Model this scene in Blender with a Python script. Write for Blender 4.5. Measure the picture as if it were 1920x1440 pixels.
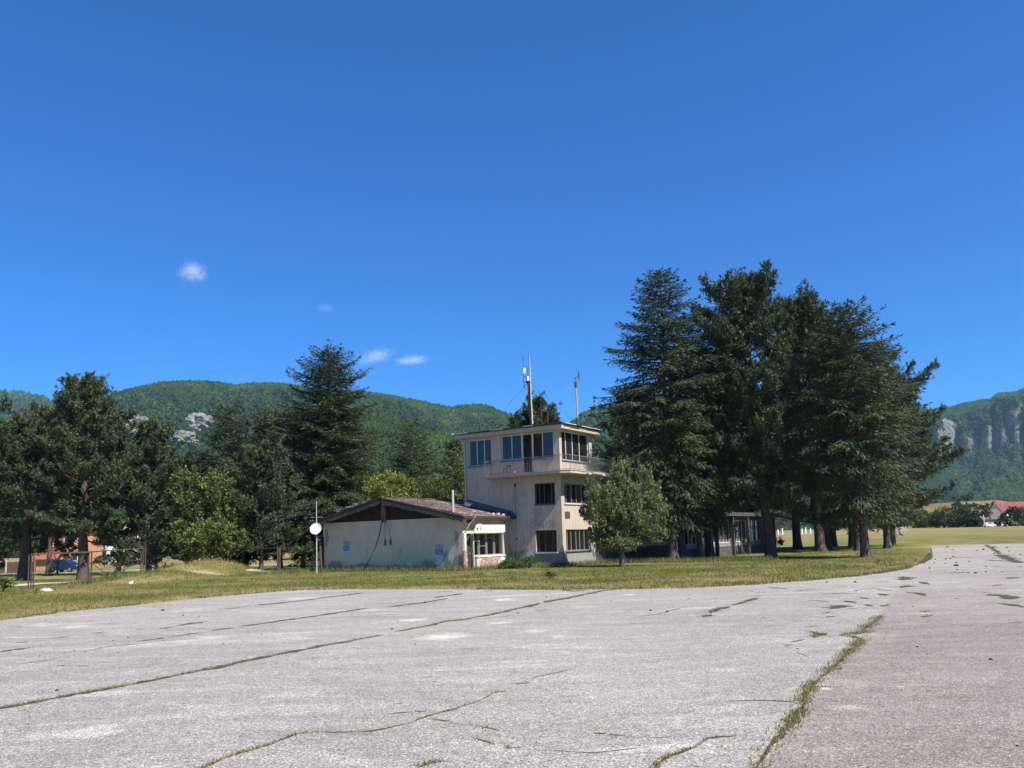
import bpy, bmesh, math, random
import numpy as np
from mathutils import Matrix, Vector, noise as mnoise

scene = bpy.context.scene
col = scene.collection
for o in list(bpy.data.objects):
    bpy.data.objects.remove(o)

# ------------------------------------------------------------------ camera
FPX, PX, PY, EYE = 1600.0, 960.0, 840.0, 1.85
PITCH, ROLL = math.atan((1009.5 - 840) / 1600), -0.030
cam = bpy.data.cameras.new('camera')
cam.sensor_width = 36
cam.lens = FPX / 1920 * 36
cam.shift_y = (PY - 720) / 1920
cam.clip_start = 0.1
cam.clip_end = 30000
cam_o = bpy.data.objects.new('camera', cam)
col.objects.link(cam_o)
CM = Matrix.Rotation(math.pi / 2 + PITCH, 3, 'X') @ Matrix.Rotation(ROLL, 3, 'Z')
cam_o.matrix_world = Matrix.Translation((0, 0, EYE)) @ CM.to_4x4()
scene.camera = cam_o

# ------------------------------------------------------------------ sky, sun, exposure
SUN_EL = math.radians(50)
SUN_H = Vector((0.776, -0.630))            # horizontal direction towards the sun
world = bpy.data.worlds.new('World')
scene.world = world
world.use_nodes = True
wn = world.node_tree
bg = wn.nodes['Background']
sky = wn.nodes.new('ShaderNodeTexSky')
sky.sky_type = 'NISHITA'
sky.sun_disc = False
sky.sun_elevation = SUN_EL
sky.sun_rotation = math.atan2(SUN_H.x, SUN_H.y) % (2 * math.pi)
sky.altitude = 500
sky.air_density = 1.0
sky.dust_density = 0.0
sky.ozone_density = 3.0
tint = wn.nodes.new('ShaderNodeMix')
tint.data_type = 'RGBA'
tint.blend_type = 'MULTIPLY'
tint.inputs[0].default_value = 1.0
wn.links.new(sky.outputs[0], tint.inputs[6])
tint.inputs[7].default_value = (0.21, 0.78, 1.50, 1)
wn.links.new(tint.outputs[2], bg.inputs['Color'])
bg.inputs['Strength'].default_value = 0.062
scene.cycles.volume_bounces = 1
sun_l = bpy.data.lights.new('sun', 'SUN')
sun_l.energy = 5.0
sun_l.angle = math.radians(0.53)
sun_l.color = (1.0, 0.95, 0.87)
sun_o = bpy.data.objects.new('sun', sun_l)
col.objects.link(sun_o)
sd = Vector((SUN_H.x * math.cos(SUN_EL), SUN_H.y * math.cos(SUN_EL), math.sin(SUN_EL))).normalized()
sun_o.rotation_euler = sd.to_track_quat('Z', 'Y').to_euler()
sun_o.location = (30, -30, 60)
scene.view_settings.view_transform = 'Standard'
scene.view_settings.look = 'None'
scene.view_settings.exposure = 0.82
scene.view_settings.gamma = 1.0
scene.view_settings.use_curve_mapping = False

# ------------------------------------------------------------------ helpers
R = random.Random(7)
def rng(s): return np.random.default_rng(s)

def ray(px, py): return CM @ Vector(((px - PX) / FPX, -(py - PY) / FPX, -1))
def ground(px, py, z=0.0):
    d = ray(px, py); t = (z - EYE) / d.z
    return Vector((d.x * t, d.y * t, z))
def at(px, py, Y):
    d = ray(px, py); t = Y / d.y
    return Vector((d.x * t, Y, EYE + d.z * t))

def vnoise(x, y, seed=0):
    x = np.asarray(x, float); y = np.asarray(y, float)
    xi = np.floor(x).astype(np.int64); yi = np.floor(y).astype(np.int64)
    fx = x - xi; fy = y - yi
    fx = fx * fx * (3 - 2 * fx); fy = fy * fy * (3 - 2 * fy)
    def h(a, b):
        n = (a * 374761393 + b * 668265263 + seed * 1442695041) & 0xffffffff
        n = ((n ^ (n >> 13)) * 1274126177) & 0xffffffff
        return ((n ^ (n >> 16)) & 0xffff) / 65535.0
    a = h(xi, yi); b = h(xi + 1, yi); c = h(xi, yi + 1); d = h(xi + 1, yi + 1)
    return (a * (1 - fx) + b * fx) * (1 - fy) + (c * (1 - fx) + d * fx) * fy
def fbm(x, y, seed=0, octv=4):
    s = 0; a = 0.5; t = 0
    for k in range(octv):
        s = s + a * vnoise(np.asarray(x) * 2 ** k, np.asarray(y) * 2 ** k, seed + k * 17); t += a; a *= 0.5
    return s / t
def sstep(a, b, x):
    t = np.clip((np.asarray(x, float) - a) / (b - a), 0, 1)
    return t * t * (3 - 2 * t)

def fast_mesh(name, V, F, colors=None):
    """V (n,3), F (m,k) with k 3 or 4"""
    V = np.asarray(V, np.float32); F = np.asarray(F, np.int32)
    me = bpy.data.meshes.new(name)
    k = F.shape[1]
    me.vertices.add(len(V)); me.vertices.foreach_set('co', V.ravel())
    me.loops.add(F.size); me.loops.foreach_set('vertex_index', F.ravel())
    me.polygons.add(len(F))
    me.polygons.foreach_set('loop_start', np.arange(0, F.size, k, dtype=np.int32))
    me.polygons.foreach_set('loop_total', np.full(len(F), k, np.int32))
    if colors is not None:
        at_ = me.color_attributes.new('hue', 'FLOAT_COLOR', 'POINT')
        c4 = np.ones((len(V), 4), np.float32); c4[:, :3] = colors
        at_.data.foreach_set('color', c4.ravel())
    me.update(calc_edges=True)
    return me

def link(name, me, m=None, parent=None, smooth=False):
    o = bpy.data.objects.new(name, me)
    col.objects.link(o)
    if m is not None and me is not None and not me.materials:
        me.materials.append(m)
    if parent: o.parent = parent
    if smooth: me.polygons.foreach_set('use_smooth', [True] * len(me.polygons))
    return o

def tag(o, label=None, cat=None, group=None, kind=None):
    if label: o['label'] = label
    if cat: o['category'] = cat
    if group: o['group'] = group
    if kind: o['kind'] = kind
    return o

def thing(name, label, cat, loc=(0, 0, 0), rz=0.0, group=None):
    o = bpy.data.objects.new(name, None)
    col.objects.link(o)
    o.location = loc; o.rotation_euler = (0, 0, rz)
    o.empty_display_size = 0.2
    return tag(o, label, cat, group)

class MB:
    def __init__(s): s.v = []; s.f = []
    def add(s, vs, fs):
        n = len(s.v); s.v += [tuple(v) for v in vs]; s.f += [tuple(i + n for i in f) for f in fs]; return s
    def box(s, x0, x1, y0, y1, z0, z1):
        vs = [(x, y, z) for x in (x0, x1) for y in (y0, y1) for z in (z0, z1)]
        return s.add(vs, [(0, 1, 3, 2), (4, 6, 7, 5), (0, 4, 5, 1), (2, 3, 7, 6), (0, 2, 6, 4), (1, 5, 7, 3)])
    def tube(s, pts, rs, n=8, cap=True):
        pts = [Vector(p) for p in pts]
        if not hasattr(rs, '__len__'): rs = [rs] * len(pts)
        vs = []; fs = []
        for i, p in enumerate(pts):
            d = (pts[min(i + 1, len(pts) - 1)] - pts[max(i - 1, 0)]).normalized()
            a = d.orthogonal().normalized() if abs(d.z) < 0.9 else Vector((1, 0, 0)).cross(d).normalized()
            if abs(d.z) < 0.9: a = Vector((0, 0, 1)).cross(d).normalized()
            b = d.cross(a)
            for k in range(n):
                t = 2 * math.pi * k / n
                vs.append(p + (a * math.cos(t) + b * math.sin(t)) * rs[i])
        for i in range(len(pts) - 1):
            for k in range(n):
                fs.append((i * n + k, i * n + (k + 1) % n, (i + 1) * n + (k + 1) % n, (i + 1) * n + k))
        if cap:
            fs.append(tuple(range(n - 1, -1, -1))); fs.append(tuple((len(pts) - 1) * n + k for k in range(n)))
        return s.add(vs, fs)
    def bar(s, p0, p1, w, h=None):
        """square bar between two points"""
        h = h or w
        p0 = Vector(p0); p1 = Vector(p1); d = (p1 - p0).normalized()
        a = Vector((0, 0, 1)).cross(d)
        a = a.normalized() if a.length > 1e-3 else Vector((1, 0, 0))
        b = d.cross(a)
        vs = [p + a * (i * w / 2) + b * (j * h / 2) for p in (p0, p1) for i, j in ((-1, -1), (1, -1), (1, 1), (-1, 1))]
        return s.add(vs, [(3, 2, 1, 0), (4, 5, 6, 7), (0, 1, 5, 4), (1, 2, 6, 5), (2, 3, 7, 6), (3, 0, 4, 7)])
    def prism(s, poly, ax, w0, w1):
        """poly: list of 2-tuples extruded along axis ax"""
        def P(u, v, w):
            return {'x': (w, u, v), 'y': (u, w, v), 'z': (u, v, w)}[ax]
        n = len(poly)
        vs = [P(u, v, w0) for u, v in poly] + [P(u, v, w1) for u, v in poly]
        fs = [tuple(range(n - 1, -1, -1)), tuple(range(n, 2 * n))] + [(i, (i + 1) % n, n + (i + 1) % n, n + i) for i in range(n)]
        return s.add(vs, fs)
    def disc(s, c, nrm, r, n=20, depth=0.0):
        c = Vector(c); nrm = Vector(nrm).normalized(); a = nrm.orthogonal().normalized(); b = nrm.cross(a)
        vs = [c - nrm * depth] + [c + (a * math.cos(2 * math.pi * k / n) + b * math.sin(2 * math.pi * k / n)) * r for k in range(n)]
        return s.add(vs, [(0, 1 + k, 1 + (k + 1) % n) for k in range(n)])
    def mesh(s, name):
        me = bpy.data.meshes.new(name); me.from_pydata(s.v, [], s.f); me.update(); return me
    def build(s, name, m, parent=None, smooth=False):
        return link(name, s.mesh(name), m, parent, smooth)

# ------------------------------------------------------------------ materials
class NT:
    def __init__(s, name):
        s.m = bpy.data.materials.new(name); s.m.use_nodes = True
        s.t = s.m.node_tree; s.bsdf = s.t.nodes['Principled BSDF']
        s.out = s.t.nodes['Material Output']
    def n(s, typ, **kw):
        nd = s.t.nodes.new(typ)
        for k, v in kw.items(): setattr(nd, k, v)
        return nd
    def l(s, a, b): s.t.links.new(a, b)
    def pos(s): return s.n('ShaderNodeNewGeometry').outputs['Position']
    def obj(s): return s.n('ShaderNodeTexCoord').outputs['Object']
    def scale(s, v, sx, sy, sz):
        q = s.n('ShaderNodeVectorMath', operation='MULTIPLY'); s.l(v, q.inputs[0]); q.inputs[1].default_value = (sx, sy, sz); return q.outputs[0]
    def noise(s, v, sc, det=4, rough=0.55, dist=0.0):
        q = s.n('ShaderNodeTexNoise'); s.l(v, q.inputs['Vector']); q.inputs['Scale'].default_value = sc
        q.inputs['Detail'].default_value = det; q.inputs['Roughness'].default_value = rough; q.inputs['Distortion'].default_value = dist
        return q.outputs['Fac']
    def voro(s, v, sc, out='Distance'):
        q = s.n('ShaderNodeTexVoronoi'); s.l(v, q.inputs['Vector']); q.inputs['Scale'].default_value = sc; return q.outputs[out]
    def ramp(s, f, stops):
        q = s.n('ShaderNodeValToRGB'); s.l(f, q.inputs[0]); e = q.color_ramp.elements
        while len(e) < len(stops): e.new(0.5)
        for k, (p, c) in enumerate(stops):
            e[k].position = p
            if not hasattr(c, '__len__'): c = (c, c, c)
            e[k].color = (*c, 1)
        return q.outputs['Color']
    def mix(s, f, a, b, bt='MIX'):
        q = s.n('ShaderNodeMix', data_type='RGBA', blend_type=bt)
        for src, i in ((f, 0), (a, 6), (b, 7)):
            if hasattr(src, 'is_linked'): s.l(src, q.inputs[i])
            elif i == 0: q.inputs[0].default_value = src
            else: q.inputs[i].default_value = (*src, 1)
        return q.outputs[2]
    def math(s, op, a, b=None):
        q = s.n('ShaderNodeMath', operation=op)
        for src, i in ((a, 0), (b, 1)):
            if src is None: continue
            if hasattr(src, 'is_linked'): s.l(src, q.inputs[i])
            else: q.inputs[i].default_value = src
        return q.outputs[0]
    def sep(s, v):
        q = s.n('ShaderNodeSeparateXYZ'); s.l(v, q.inputs[0]); return q.outputs
    def color(s, c):
        if hasattr(c, 'is_linked'): s.l(c, s.bsdf.inputs['Base Color'])
        else: s.bsdf.inputs['Base Color'].default_value = (*c, 1)
    def bump(s, f, strength=0.3, dist=0.02):
        q = s.n('ShaderNodeBump'); s.l(f, q.inputs['Height']); q.inputs['Strength'].default_value = strength; q.inputs['Distance'].default_value = dist
        s.l(q.outputs[0], s.bsdf.inputs['Normal'])
    def set(s, **kw):
        for k, v in kw.items(): s.bsdf.inputs[k.replace('_', ' ')].default_value = v
        return s

def simple(name, c1, c2=None, sc=6, rough=0.85, metal=0.0, bump=0.0, spec=0.3):
    q = NT(name); v = q.obj()
    f = q.noise(v, sc, 5, 0.6)
    if c2: q.color(q.ramp(f, [(0.35, c1), (0.65, c2)]))
    else: q.color(c1)
    if bump: q.bump(f, bump, 0.02)
    q.set(Roughness=rough, Metallic=metal, Specular_IOR_Level=spec)
    return q.m

def foliage(name, dark, mid, lite, trans=0.25, rough=0.6, spec=0.25, patch=0.0, pscale=0.5, patch_col=None):
    q = NT(name)
    g = q.n('ShaderNodeNewGeometry')
    c = q.ramp(g.outputs['Random Per Island'], [(0.0, dark), (0.5, mid), (1.0, lite)])
    if patch:
        f = q.noise(q.obj(), pscale, 3)
        c = q.mix(q.ramp(f, [(0.48, 0.0), (0.62, patch)]), c, patch_col)
    q.color(c); q.set(Roughness=rough, Specular_IOR_Level=spec)
    tr = q.n('ShaderNodeBsdfTranslucent'); q.l(c, tr.inputs['Color'])
    mx = q.n('ShaderNodeMixShader'); mx.inputs[0].default_value = trans
    q.l(q.bsdf.outputs[0], mx.inputs[1]); q.l(tr.outputs[0], mx.inputs[2]); q.l(mx.outputs[0], q.out.inputs['Surface'])
    return q.m

def hue_mat(name, trans=0.0, jitter=0.0, rough=0.9, fine=None):
    q = NT(name)
    a = q.n('ShaderNodeAttribute', attribute_name='hue'); c = a.outputs['Color']
    if fine:
        f = q.noise(q.pos(), fine, 5, 0.7)
        c = q.mix(1.0, c, q.ramp(f, [(0.3, 0.45), (0.7, 1.5)]), 'MULTIPLY')
        q.bump(f, 0.6, 0.05)
    if jitter:
        g = q.n('ShaderNodeNewGeometry')
        c = q.mix(1.0, c, q.ramp(g.outputs['Random Per Island'], [(0, 1 - jitter), (1, 1 + jitter)]), 'MULTIPLY')
    q.color(c); q.set(Roughness=rough, Specular_IOR_Level=0.15)
    if trans:
        tr = q.n('ShaderNodeBsdfTranslucent'); q.l(c, tr.inputs['Color'])
        mx = q.n('ShaderNodeMixShader'); mx.inputs[0].default_value = trans
        q.l(q.bsdf.outputs[0], mx.inputs[1]); q.l(tr.outputs[0], mx.inputs[2]); q.l(mx.outputs[0], q.out.inputs['Surface'])
    return q.m

# plaster of the tower: cream, with dirt runs and a grey painted plinth
def plaster_tower():
    q = NT('cream_plaster'); v = q.obj(); xyz = q.sep(v)
    big = q.noise(v, 0.8, 5, 0.6); run = q.noise(q.scale(v, 5, 5, 0.5), 1.0, 5, 0.65); fine = q.noise(v, 25, 4)
    c = q.ramp(big, [(0.3, (0.41, 0.34, 0.265)), (0.7, (0.51, 0.435, 0.35))])
    c = q.mix(q.ramp(run, [(0.50, 0.0), (0.72, 0.6)]), c, (0.29, 0.225, 0.165))
    edge = q.math('ADD', xyz[2], q.math('MULTIPLY', q.noise(v, 1.3, 4), -0.9))
    c = q.mix(q.ramp(edge, [(0.52, 0.9), (0.60, 0.0)]), c, q.ramp(fine, [(0.3, (0.19, 0.19, 0.165)), (0.7, (0.28, 0.27, 0.235))]))
    q.color(c); q.bump(fine, 0.25, 0.01); q.set(Roughness=0.92, Specular_IOR_Level=0.15); return q.m
def plaster_house():
    q = NT('grey_plaster'); v = q.obj(); xyz = q.sep(v)
    big = q.noise(v, 0.55, 5, 0.6, 0.4); run = q.noise(q.scale(v, 2.2, 2.2, 0.5), 1.0, 6, 0.7, 0.6); fine = q.noise(v, 22, 4); blo = q.noise(v, 1.3, 6, 0.7, 0.8)
    c = q.ramp(blo, [(0.3, (0.53, 0.425, 0.30)), (0.7, (0.64, 0.52, 0.375))])
    c = q.mix(q.ramp(run, [(0.48, 0.0), (0.8, 0.45)]), c, (0.34, 0.285, 0.215))
    damp = q.math('ADD', q.math('MULTIPLY', xyz[2], 0.20), q.math('MULTIPLY', q.math('ABSOLUTE', q.math('ADD', xyz[1], -3.2)), 0.085))
    damp = q.math('ADD', damp, q.math('MULTIPLY', big, 0.55))
    c = q.mix(q.ramp(damp, [(0.50, 0.9), (0.80, 0.0)]), c, (0.40, 0.38, 0.275))
    foot = q.math('ADD', xyz[2], q.math('MULTIPLY', q.noise(v, 2.2, 6, 0.7), -1.5))
    c = q.mix(q.ramp(q.math('ADD', foot, 0.5), [(0.02, 0.85), (0.22, 0.0)]), c, (0.24, 0.22, 0.17))
    q.color(c); q.bump(fine, 0.3, 0.01); q.set(Roughness=0.93, Specular_IOR_Level=0.15); return q.m

M = {}
M['tower'] = plaster_tower()
M['house'] = plaster_house()
M['concrete'] = simple('weathered_concrete', (0.30, 0.28, 0.25), (0.45, 0.42, 0.37), 4, bump=0.2)
M['soffit'] = simple('cream_soffit_paint', (0.38, 0.32, 0.24), (0.48, 0.415, 0.32), 3)
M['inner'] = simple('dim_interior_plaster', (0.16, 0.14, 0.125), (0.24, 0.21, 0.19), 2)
M['tar'] = simple('bitumen_sheet', (0.03, 0.032, 0.03), (0.10, 0.10, 0.09), 3, bump=0.2)
M['sheet_edge'] = simple('pale_roof_edge', (0.42, 0.38, 0.31), (0.62, 0.58, 0.5), 5)
M['whiteframe'] = simple('white_window_paint', (0.50, 0.49, 0.46), (0.66, 0.65, 0.62), 9, rough=0.6)
M['greyframe'] = simple('dirty_and_shaded_window_paint', (0.16, 0.145, 0.14), (0.30, 0.28, 0.27), 9, rough=0.7)
M['darkframe'] = simple('old_dark_frame', (0.05, 0.042, 0.04), (0.11, 0.095, 0.09), 9, rough=0.7)
M['sill'] = simple('sill_metal', (0.10, 0.11, 0.12), (0.18, 0.18, 0.19), 5, rough=0.6)
M['rail'] = simple('rusty_grey_railing', (0.13, 0.115, 0.10), (0.22, 0.20, 0.185), 14, rough=0.7, metal=0.2)
M['rust'] = simple('rusty_brown_steel', (0.055, 0.035, 0.028), (0.12, 0.075, 0.055), 10, rough=0.85)
M['galv'] = simple('galvanised_pipe', (0.42, 0.42, 0.41), (0.58, 0.57, 0.55), 10, rough=0.5, metal=0.3)
M['pale'] = simple('pale_downpipe', (0.42, 0.38, 0.33), (0.55, 0.50, 0.44), 8)
M['white'] = simple('white_enamel', (0.78, 0.78, 0.76), (0.84, 0.84, 0.82), 3, rough=0.4)
M['cream'] = simple('cream_board', (0.62, 0.58, 0.46), (0.74, 0.71, 0.60), 9)
M['black'] = simple('black_paint', (0.012, 0.012, 0.012), rough=0.6)
M['cable'] = simple('black_cable', (0.012, 0.011, 0.011), rough=0.6)
M['graf'] = simple('faded_dark_spray_paint', (0.13, 0.11, 0.10), (0.24, 0.21, 0.185), 14)
M['graf_red'] = simple('faded_red_spray_paint', (0.42, 0.27, 0.2), (0.46, 0.32, 0.24), 14)
M['graf_pale'] = simple('pale_scraped_paint', (0.52, 0.49, 0.46), (0.60, 0.57, 0.54), 14)
M['wood'] = simple('brown_red_planks', (0.022, 0.010, 0.007), (0.06, 0.028, 0.018), 5, bump=0.2)  # plank colour darkened to hold the shade of the gable recess
M['woodpost'] = simple('bleached_ochre_post', (0.15, 0.09, 0.05), (0.23, 0.15, 0.085), 7)
M['slat'] = simple('bleached_grey_slats', (0.06, 0.046, 0.038), (0.21, 0.18, 0.155), 9)
M['fascia'] = simple('dark_brown_fascia', (0.04, 0.024, 0.02), (0.08, 0.05, 0.042), 6)
M['flash'] = simple('grey_flashing', (0.06, 0.065, 0.07), (0.12, 0.125, 0.13), 4)
M['door'] = simple('dark_green_door_paint', (0.028, 0.035, 0.022), (0.045, 0.055, 0.032), 5)
M['panel'] = simple('pale_green_panel', (0.30, 0.34, 0.32), (0.36, 0.40, 0.38), 3)
M['whiteplaster'] = simple('chipped_white_plaster', (0.48, 0.44, 0.40), (0.74, 0.71, 0.67), 7, bump=0.4)
M['mortar'] = simple('lime_mortar', (0.42, 0.37, 0.32), (0.60, 0.54, 0.47), 16, bump=0.3)
def brick_mat():
    q = NT('red_brick'); oi = q.n('ShaderNodeObjectInfo'); f = q.noise(q.pos(), 9, 4)
    c = q.ramp(oi.outputs['Random'], [(0, (0.30, 0.115, 0.07)), (0.5, (0.38, 0.17, 0.105)), (0.8, (0.45, 0.25, 0.17)), (1, (0.58, 0.46, 0.38))])
    c = q.mix(q.ramp(f, [(0.45, 0.0), (0.6, 0.75)]), c, (0.60, 0.50, 0.42))
    q.color(c); q.set(Roughness=0.95); return q.m
M['brick'] = brick_mat()
def rust_roof():
    q = NT('rusted_corrugated_sheet'); v = q.pos(); oi = q.n('ShaderNodeObjectInfo')
    f = q.noise(v, 1.1, 6, 0.65); g = q.noise(v, 4.5, 5, 0.7)
    c = q.ramp(f, [(0.34, (0.040, 0.024, 0.019)), (0.5, (0.10, 0.064, 0.050)), (0.66, (0.19, 0.135, 0.11))])
    c = q.mix(q.ramp(g, [(0.57, 0.0), (0.64, 0.9)]), c, (0.48, 0.40, 0.34))
    c = q.mix(1.0, c, q.ramp(oi.outputs['Random'], [(0, 0.65), (1, 1.35)]), 'MULTIPLY')
    q.color(c); q.set(Roughness=0.8, Metallic=0.0); return q.m
M['roofsheet'] = rust_roof()
def glass_mat(name, tintc=(0.75, 0.8, 0.8), refl=0.22, dirt=0.25):
    q = NT(name)
    tr = q.n('ShaderNodeBsdfTransparent'); tr.inputs[0].default_value = (*tintc, 1)
    gl = q.n('ShaderNodeBsdfGlossy'); gl.inputs['Roughness'].default_value = 0.03; gl.inputs['Color'].default_value = (0.9, 0.92, 0.92, 1)
    mx = q.n('ShaderNodeMixShader'); mx.inputs[0].default_value = refl
    q.l(tr.outputs[0], mx.inputs[1]); q.l(gl.outputs[0], mx.inputs[2])
    q.color((0.32, 0.33, 0.33)); q.set(Roughness=0.7)
    f = q.ramp(q.noise(q.obj(), 1.6, 5, 0.6), [(0.35, dirt * 0.4), (0.7, dirt)])
    mx2 = q.n('ShaderNodeMixShader'); q.l(f, mx2.inputs[0])
    q.l(mx.outputs[0], mx2.inputs[1]); q.l(q.bsdf.outputs[0], mx2.inputs[2]); q.l(mx2.outputs[0], q.out.inputs['Surface'])
    return q.m
M['glass'] = glass_mat('dusty_window_glass', (0.45, 0.50, 0.50), 0.045, 0.05)
M['wingglass'] = glass_mat('wing_window_glass', (0.6, 0.65, 0.66), 0.3, 0.12)
M['curtain'] = simple('grey_blue_curtain', (0.10, 0.12, 0.15), (0.20, 0.23, 0.27), 3)
def bark(name, a, b):
    q = NT(name); v = q.obj(); f = q.noise(q.scale(v, 9, 9, 1.6), 1.0, 6, 0.7)
    q.color(q.ramp(f, [(0.3, a), (0.7, b)])); q.bump(f, 0.8, 0.05); q.set(Roughness=0.95, Specular_IOR_Level=0.1); return q.m
M['bark'] = bark('grey_brown_bark', (0.045, 0.034, 0.027), (0.15, 0.115, 0.095))
M['bark2'] = bark('light_grey_bark', (0.07, 0.06, 0.05), (0.15, 0.13, 0.11))
M['spruce'] = foliage('spruce_needles', (0.024, 0.040, 0.017), (0.050, 0.076, 0.029), (0.092, 0.122, 0.046), 0.18, patch=0.5, pscale=0.45, patch_col=(0.052, 0.058, 0.022))
M['pine'] = foliage('pine_needles', (0.026, 0.040, 0.019), (0.060, 0.086, 0.038), (0.11, 0.14, 0.062), 0.15, patch=0.6, pscale=0.4, patch_col=(0.066, 0.078, 0.030))
M['leaf'] = foliage('chestnut_leaves', (0.045, 0.07, 0.016), (0.115, 0.155, 0.034), (0.23, 0.27, 0.075), 0.3)
M['leaf_golden_lit'] = foliage('golden_lit_leaves', (0.11, 0.13, 0.022), (0.20, 0.22, 0.040), (0.30, 0.31, 0.075), 0.35)  # golden sunlight on the leaves is put into their colour
M['leaf_olive'] = foliage('olive_leaves', (0.055, 0.075, 0.016), (0.10, 0.125, 0.026), (0.15, 0.17, 0.04), 0.35)
M['willow'] = foliage('grey_green_leaves', (0.09, 0.11, 0.042), (0.18, 0.21, 0.078), (0.29, 0.31, 0.14), 0.3, patch=0.5, pscale=0.8, patch_col=(0.13, 0.14, 0.045))
M['bush'] = foliage('bush_leaves', (0.03, 0.045, 0.018), (0.05, 0.075, 0.026), (0.08, 0.11, 0.04), 0.25)
M['weed'] = foliage('weed_leaves', (0.055, 0.10, 0.018), (0.09, 0.15, 0.03), (0.14, 0.20, 0.05), 0.35)
M['weed_grey'] = foliage('grey_weed_stalks', (0.07, 0.08, 0.05), (0.13, 0.14, 0.09), (0.22, 0.22, 0.15), 0.3)
M['lawn'] = hue_mat('lawn_ground', fine=9.0)
M['blades'] = hue_mat('grass_blades', trans=0.3, jitter=0.35)
M['soil'] = simple('mossy_joint_soil', (0.035, 0.032, 0.018), (0.085, 0.078, 0.042), 12, bump=0.4)
M['clod'] = simple('black_earth', (0.012, 0.010, 0.009), (0.03, 0.025, 0.02), 20)
M['stonewhite'] = simple('pale_sack', (0.55, 0.53, 0.46), (0.75, 0.73, 0.66), 6)
M['rubble'] = simple('plaster_rubble', (0.35, 0.35, 0.30), (0.62, 0.61, 0.55), 8, bump=0.3)
M['path'] = simple('pale_gravel_path', (0.40, 0.36, 0.29), (0.55, 0.50, 0.42), 3, bump=0.1)
M['bluecar'] = simple('dark_blue_car_paint', (0.010, 0.020, 0.055), rough=0.25, spec=0.6)
M['carglass'] = simple('dark_car_glass', (0.02, 0.024, 0.03), rough=0.08, spec=0.7)
M['tyre'] = simple('tyre_rubber', (0.015, 0.015, 0.015))
M['rim'] = simple('alloy_rim', (0.30, 0.30, 0.31), rough=0.4, metal=0.6)
M['lamp'] = simple('clear_headlamp', (0.65, 0.68, 0.72), rough=0.15, spec=0.8)
M['whitecar'] = simple('white_car_paint', (0.75, 0.75, 0.74), rough=0.3, spec=0.5)
M['orange'] = simple('orange_brick_house_wall', (0.45, 0.20, 0.11), (0.56, 0.29, 0.17), 2)
M['redroof'] = simple('red_roof_tiles', (0.24, 0.07, 0.042), (0.34, 0.12, 0.075), 3)
M['farwall'] = simple('white_house_wall', (0.62, 0.60, 0.55), (0.74, 0.72, 0.67), 1)
M['brownroof'] = simple('brown_roof_tiles', (0.12, 0.085, 0.065), (0.17, 0.125, 0.095), 2)
M['crimson'] = simple('crimson_roof_tiles', (0.20, 0.045, 0.042), (0.26, 0.07, 0.06), 2)
M['brownfence'] = simple('brown_fence_boards', (0.10, 0.05, 0.04), (0.16, 0.085, 0.065), 3)
M['pink'] = simple('faded_red_white_mast_paint', (0.36, 0.17, 0.15), (0.55, 0.36, 0.32), 2.2)
M['red'] = simple('red_plastic', (0.50, 0.03, 0.025), rough=0.5)
M['emblem'] = simple('dark_red_emblem', (0.09, 0.03, 0.028), rough=0.7)
M['darkgrey'] = simple('dark_grey_wing_shade_paint', (0.05, 0.05, 0.048), (0.09, 0.088, 0.085), 4)  # dark tone of wing roof and columns stands in for deep shade

# ------------------------------------------------------------------ ground
apron_px = [(-420, 1230), (-200, 1193), (0, 1164), (135, 1146), (270, 1133), (400, 1119), (540, 1107.5), (640, 1104.5), (860, 1105), (1060, 1106),
            (1140, 1105), (1280, 1102), (1410, 1096), (1500, 1090), (1600, 1081), (1660, 1074), (1700, 1066), (1725, 1057.5), (1741, 1048), (1747, 1036),
            (1744, 1023), (1800, 1021.3), (1920, 1019), (2300, 1013)]
edge = [ground(*p) for p in apron_px]
fine_edge = []
for a, b in zip(edge[:-1], edge[1:]):
    n = max(2, int((b - a).length / 0.35))
    for k in range(n):
        fine_edge.append(a.lerp(b, k / n))
fine_edge.append(edge[-1])
fe = []
for k, p in enumerate(fine_edge):
    j = (vnoise(k * 0.35, 3.1, 5) - 0.5) * 0.22 + (vnoise(k * 0.05, 1.7, 9) - 0.5) * 0.3
    fe.append((p.x, p.y + float(j)))
apron_poly = np.array(fe + [(90, 70), (90, -40), (-45, -40), (-45, fe[0][1])])

def inside(poly, x, y):
    x = np.asarray(x, float); y = np.asarray(y, float); r = np.zeros(x.shape, bool)
    n = len(poly)
    for i in range(n):
        x1, y1 = poly[i]; x2, y2 = poly[(i + 1) % n]
        c = ((y1 > y) != (y2 > y))
        if not c.any(): continue
        xx = (x2 - x1) * (y - y1) / ((y2 - y1) if y2 != y1 else 1e-9) + x1
        r ^= c & (x < xx)
    return r
edge_np = np.array(fe)
def edge_dist(x, y):
    x = np.asarray(x, float).ravel(); y = np.asarray(y, float).ravel(); d = np.full(x.shape, 1e9)
    for s in range(0, len(edge_np), 3):
        d = np.minimum(d, np.hypot(x - edge_np[s, 0], y - edge_np[s, 1]))
    return d

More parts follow.
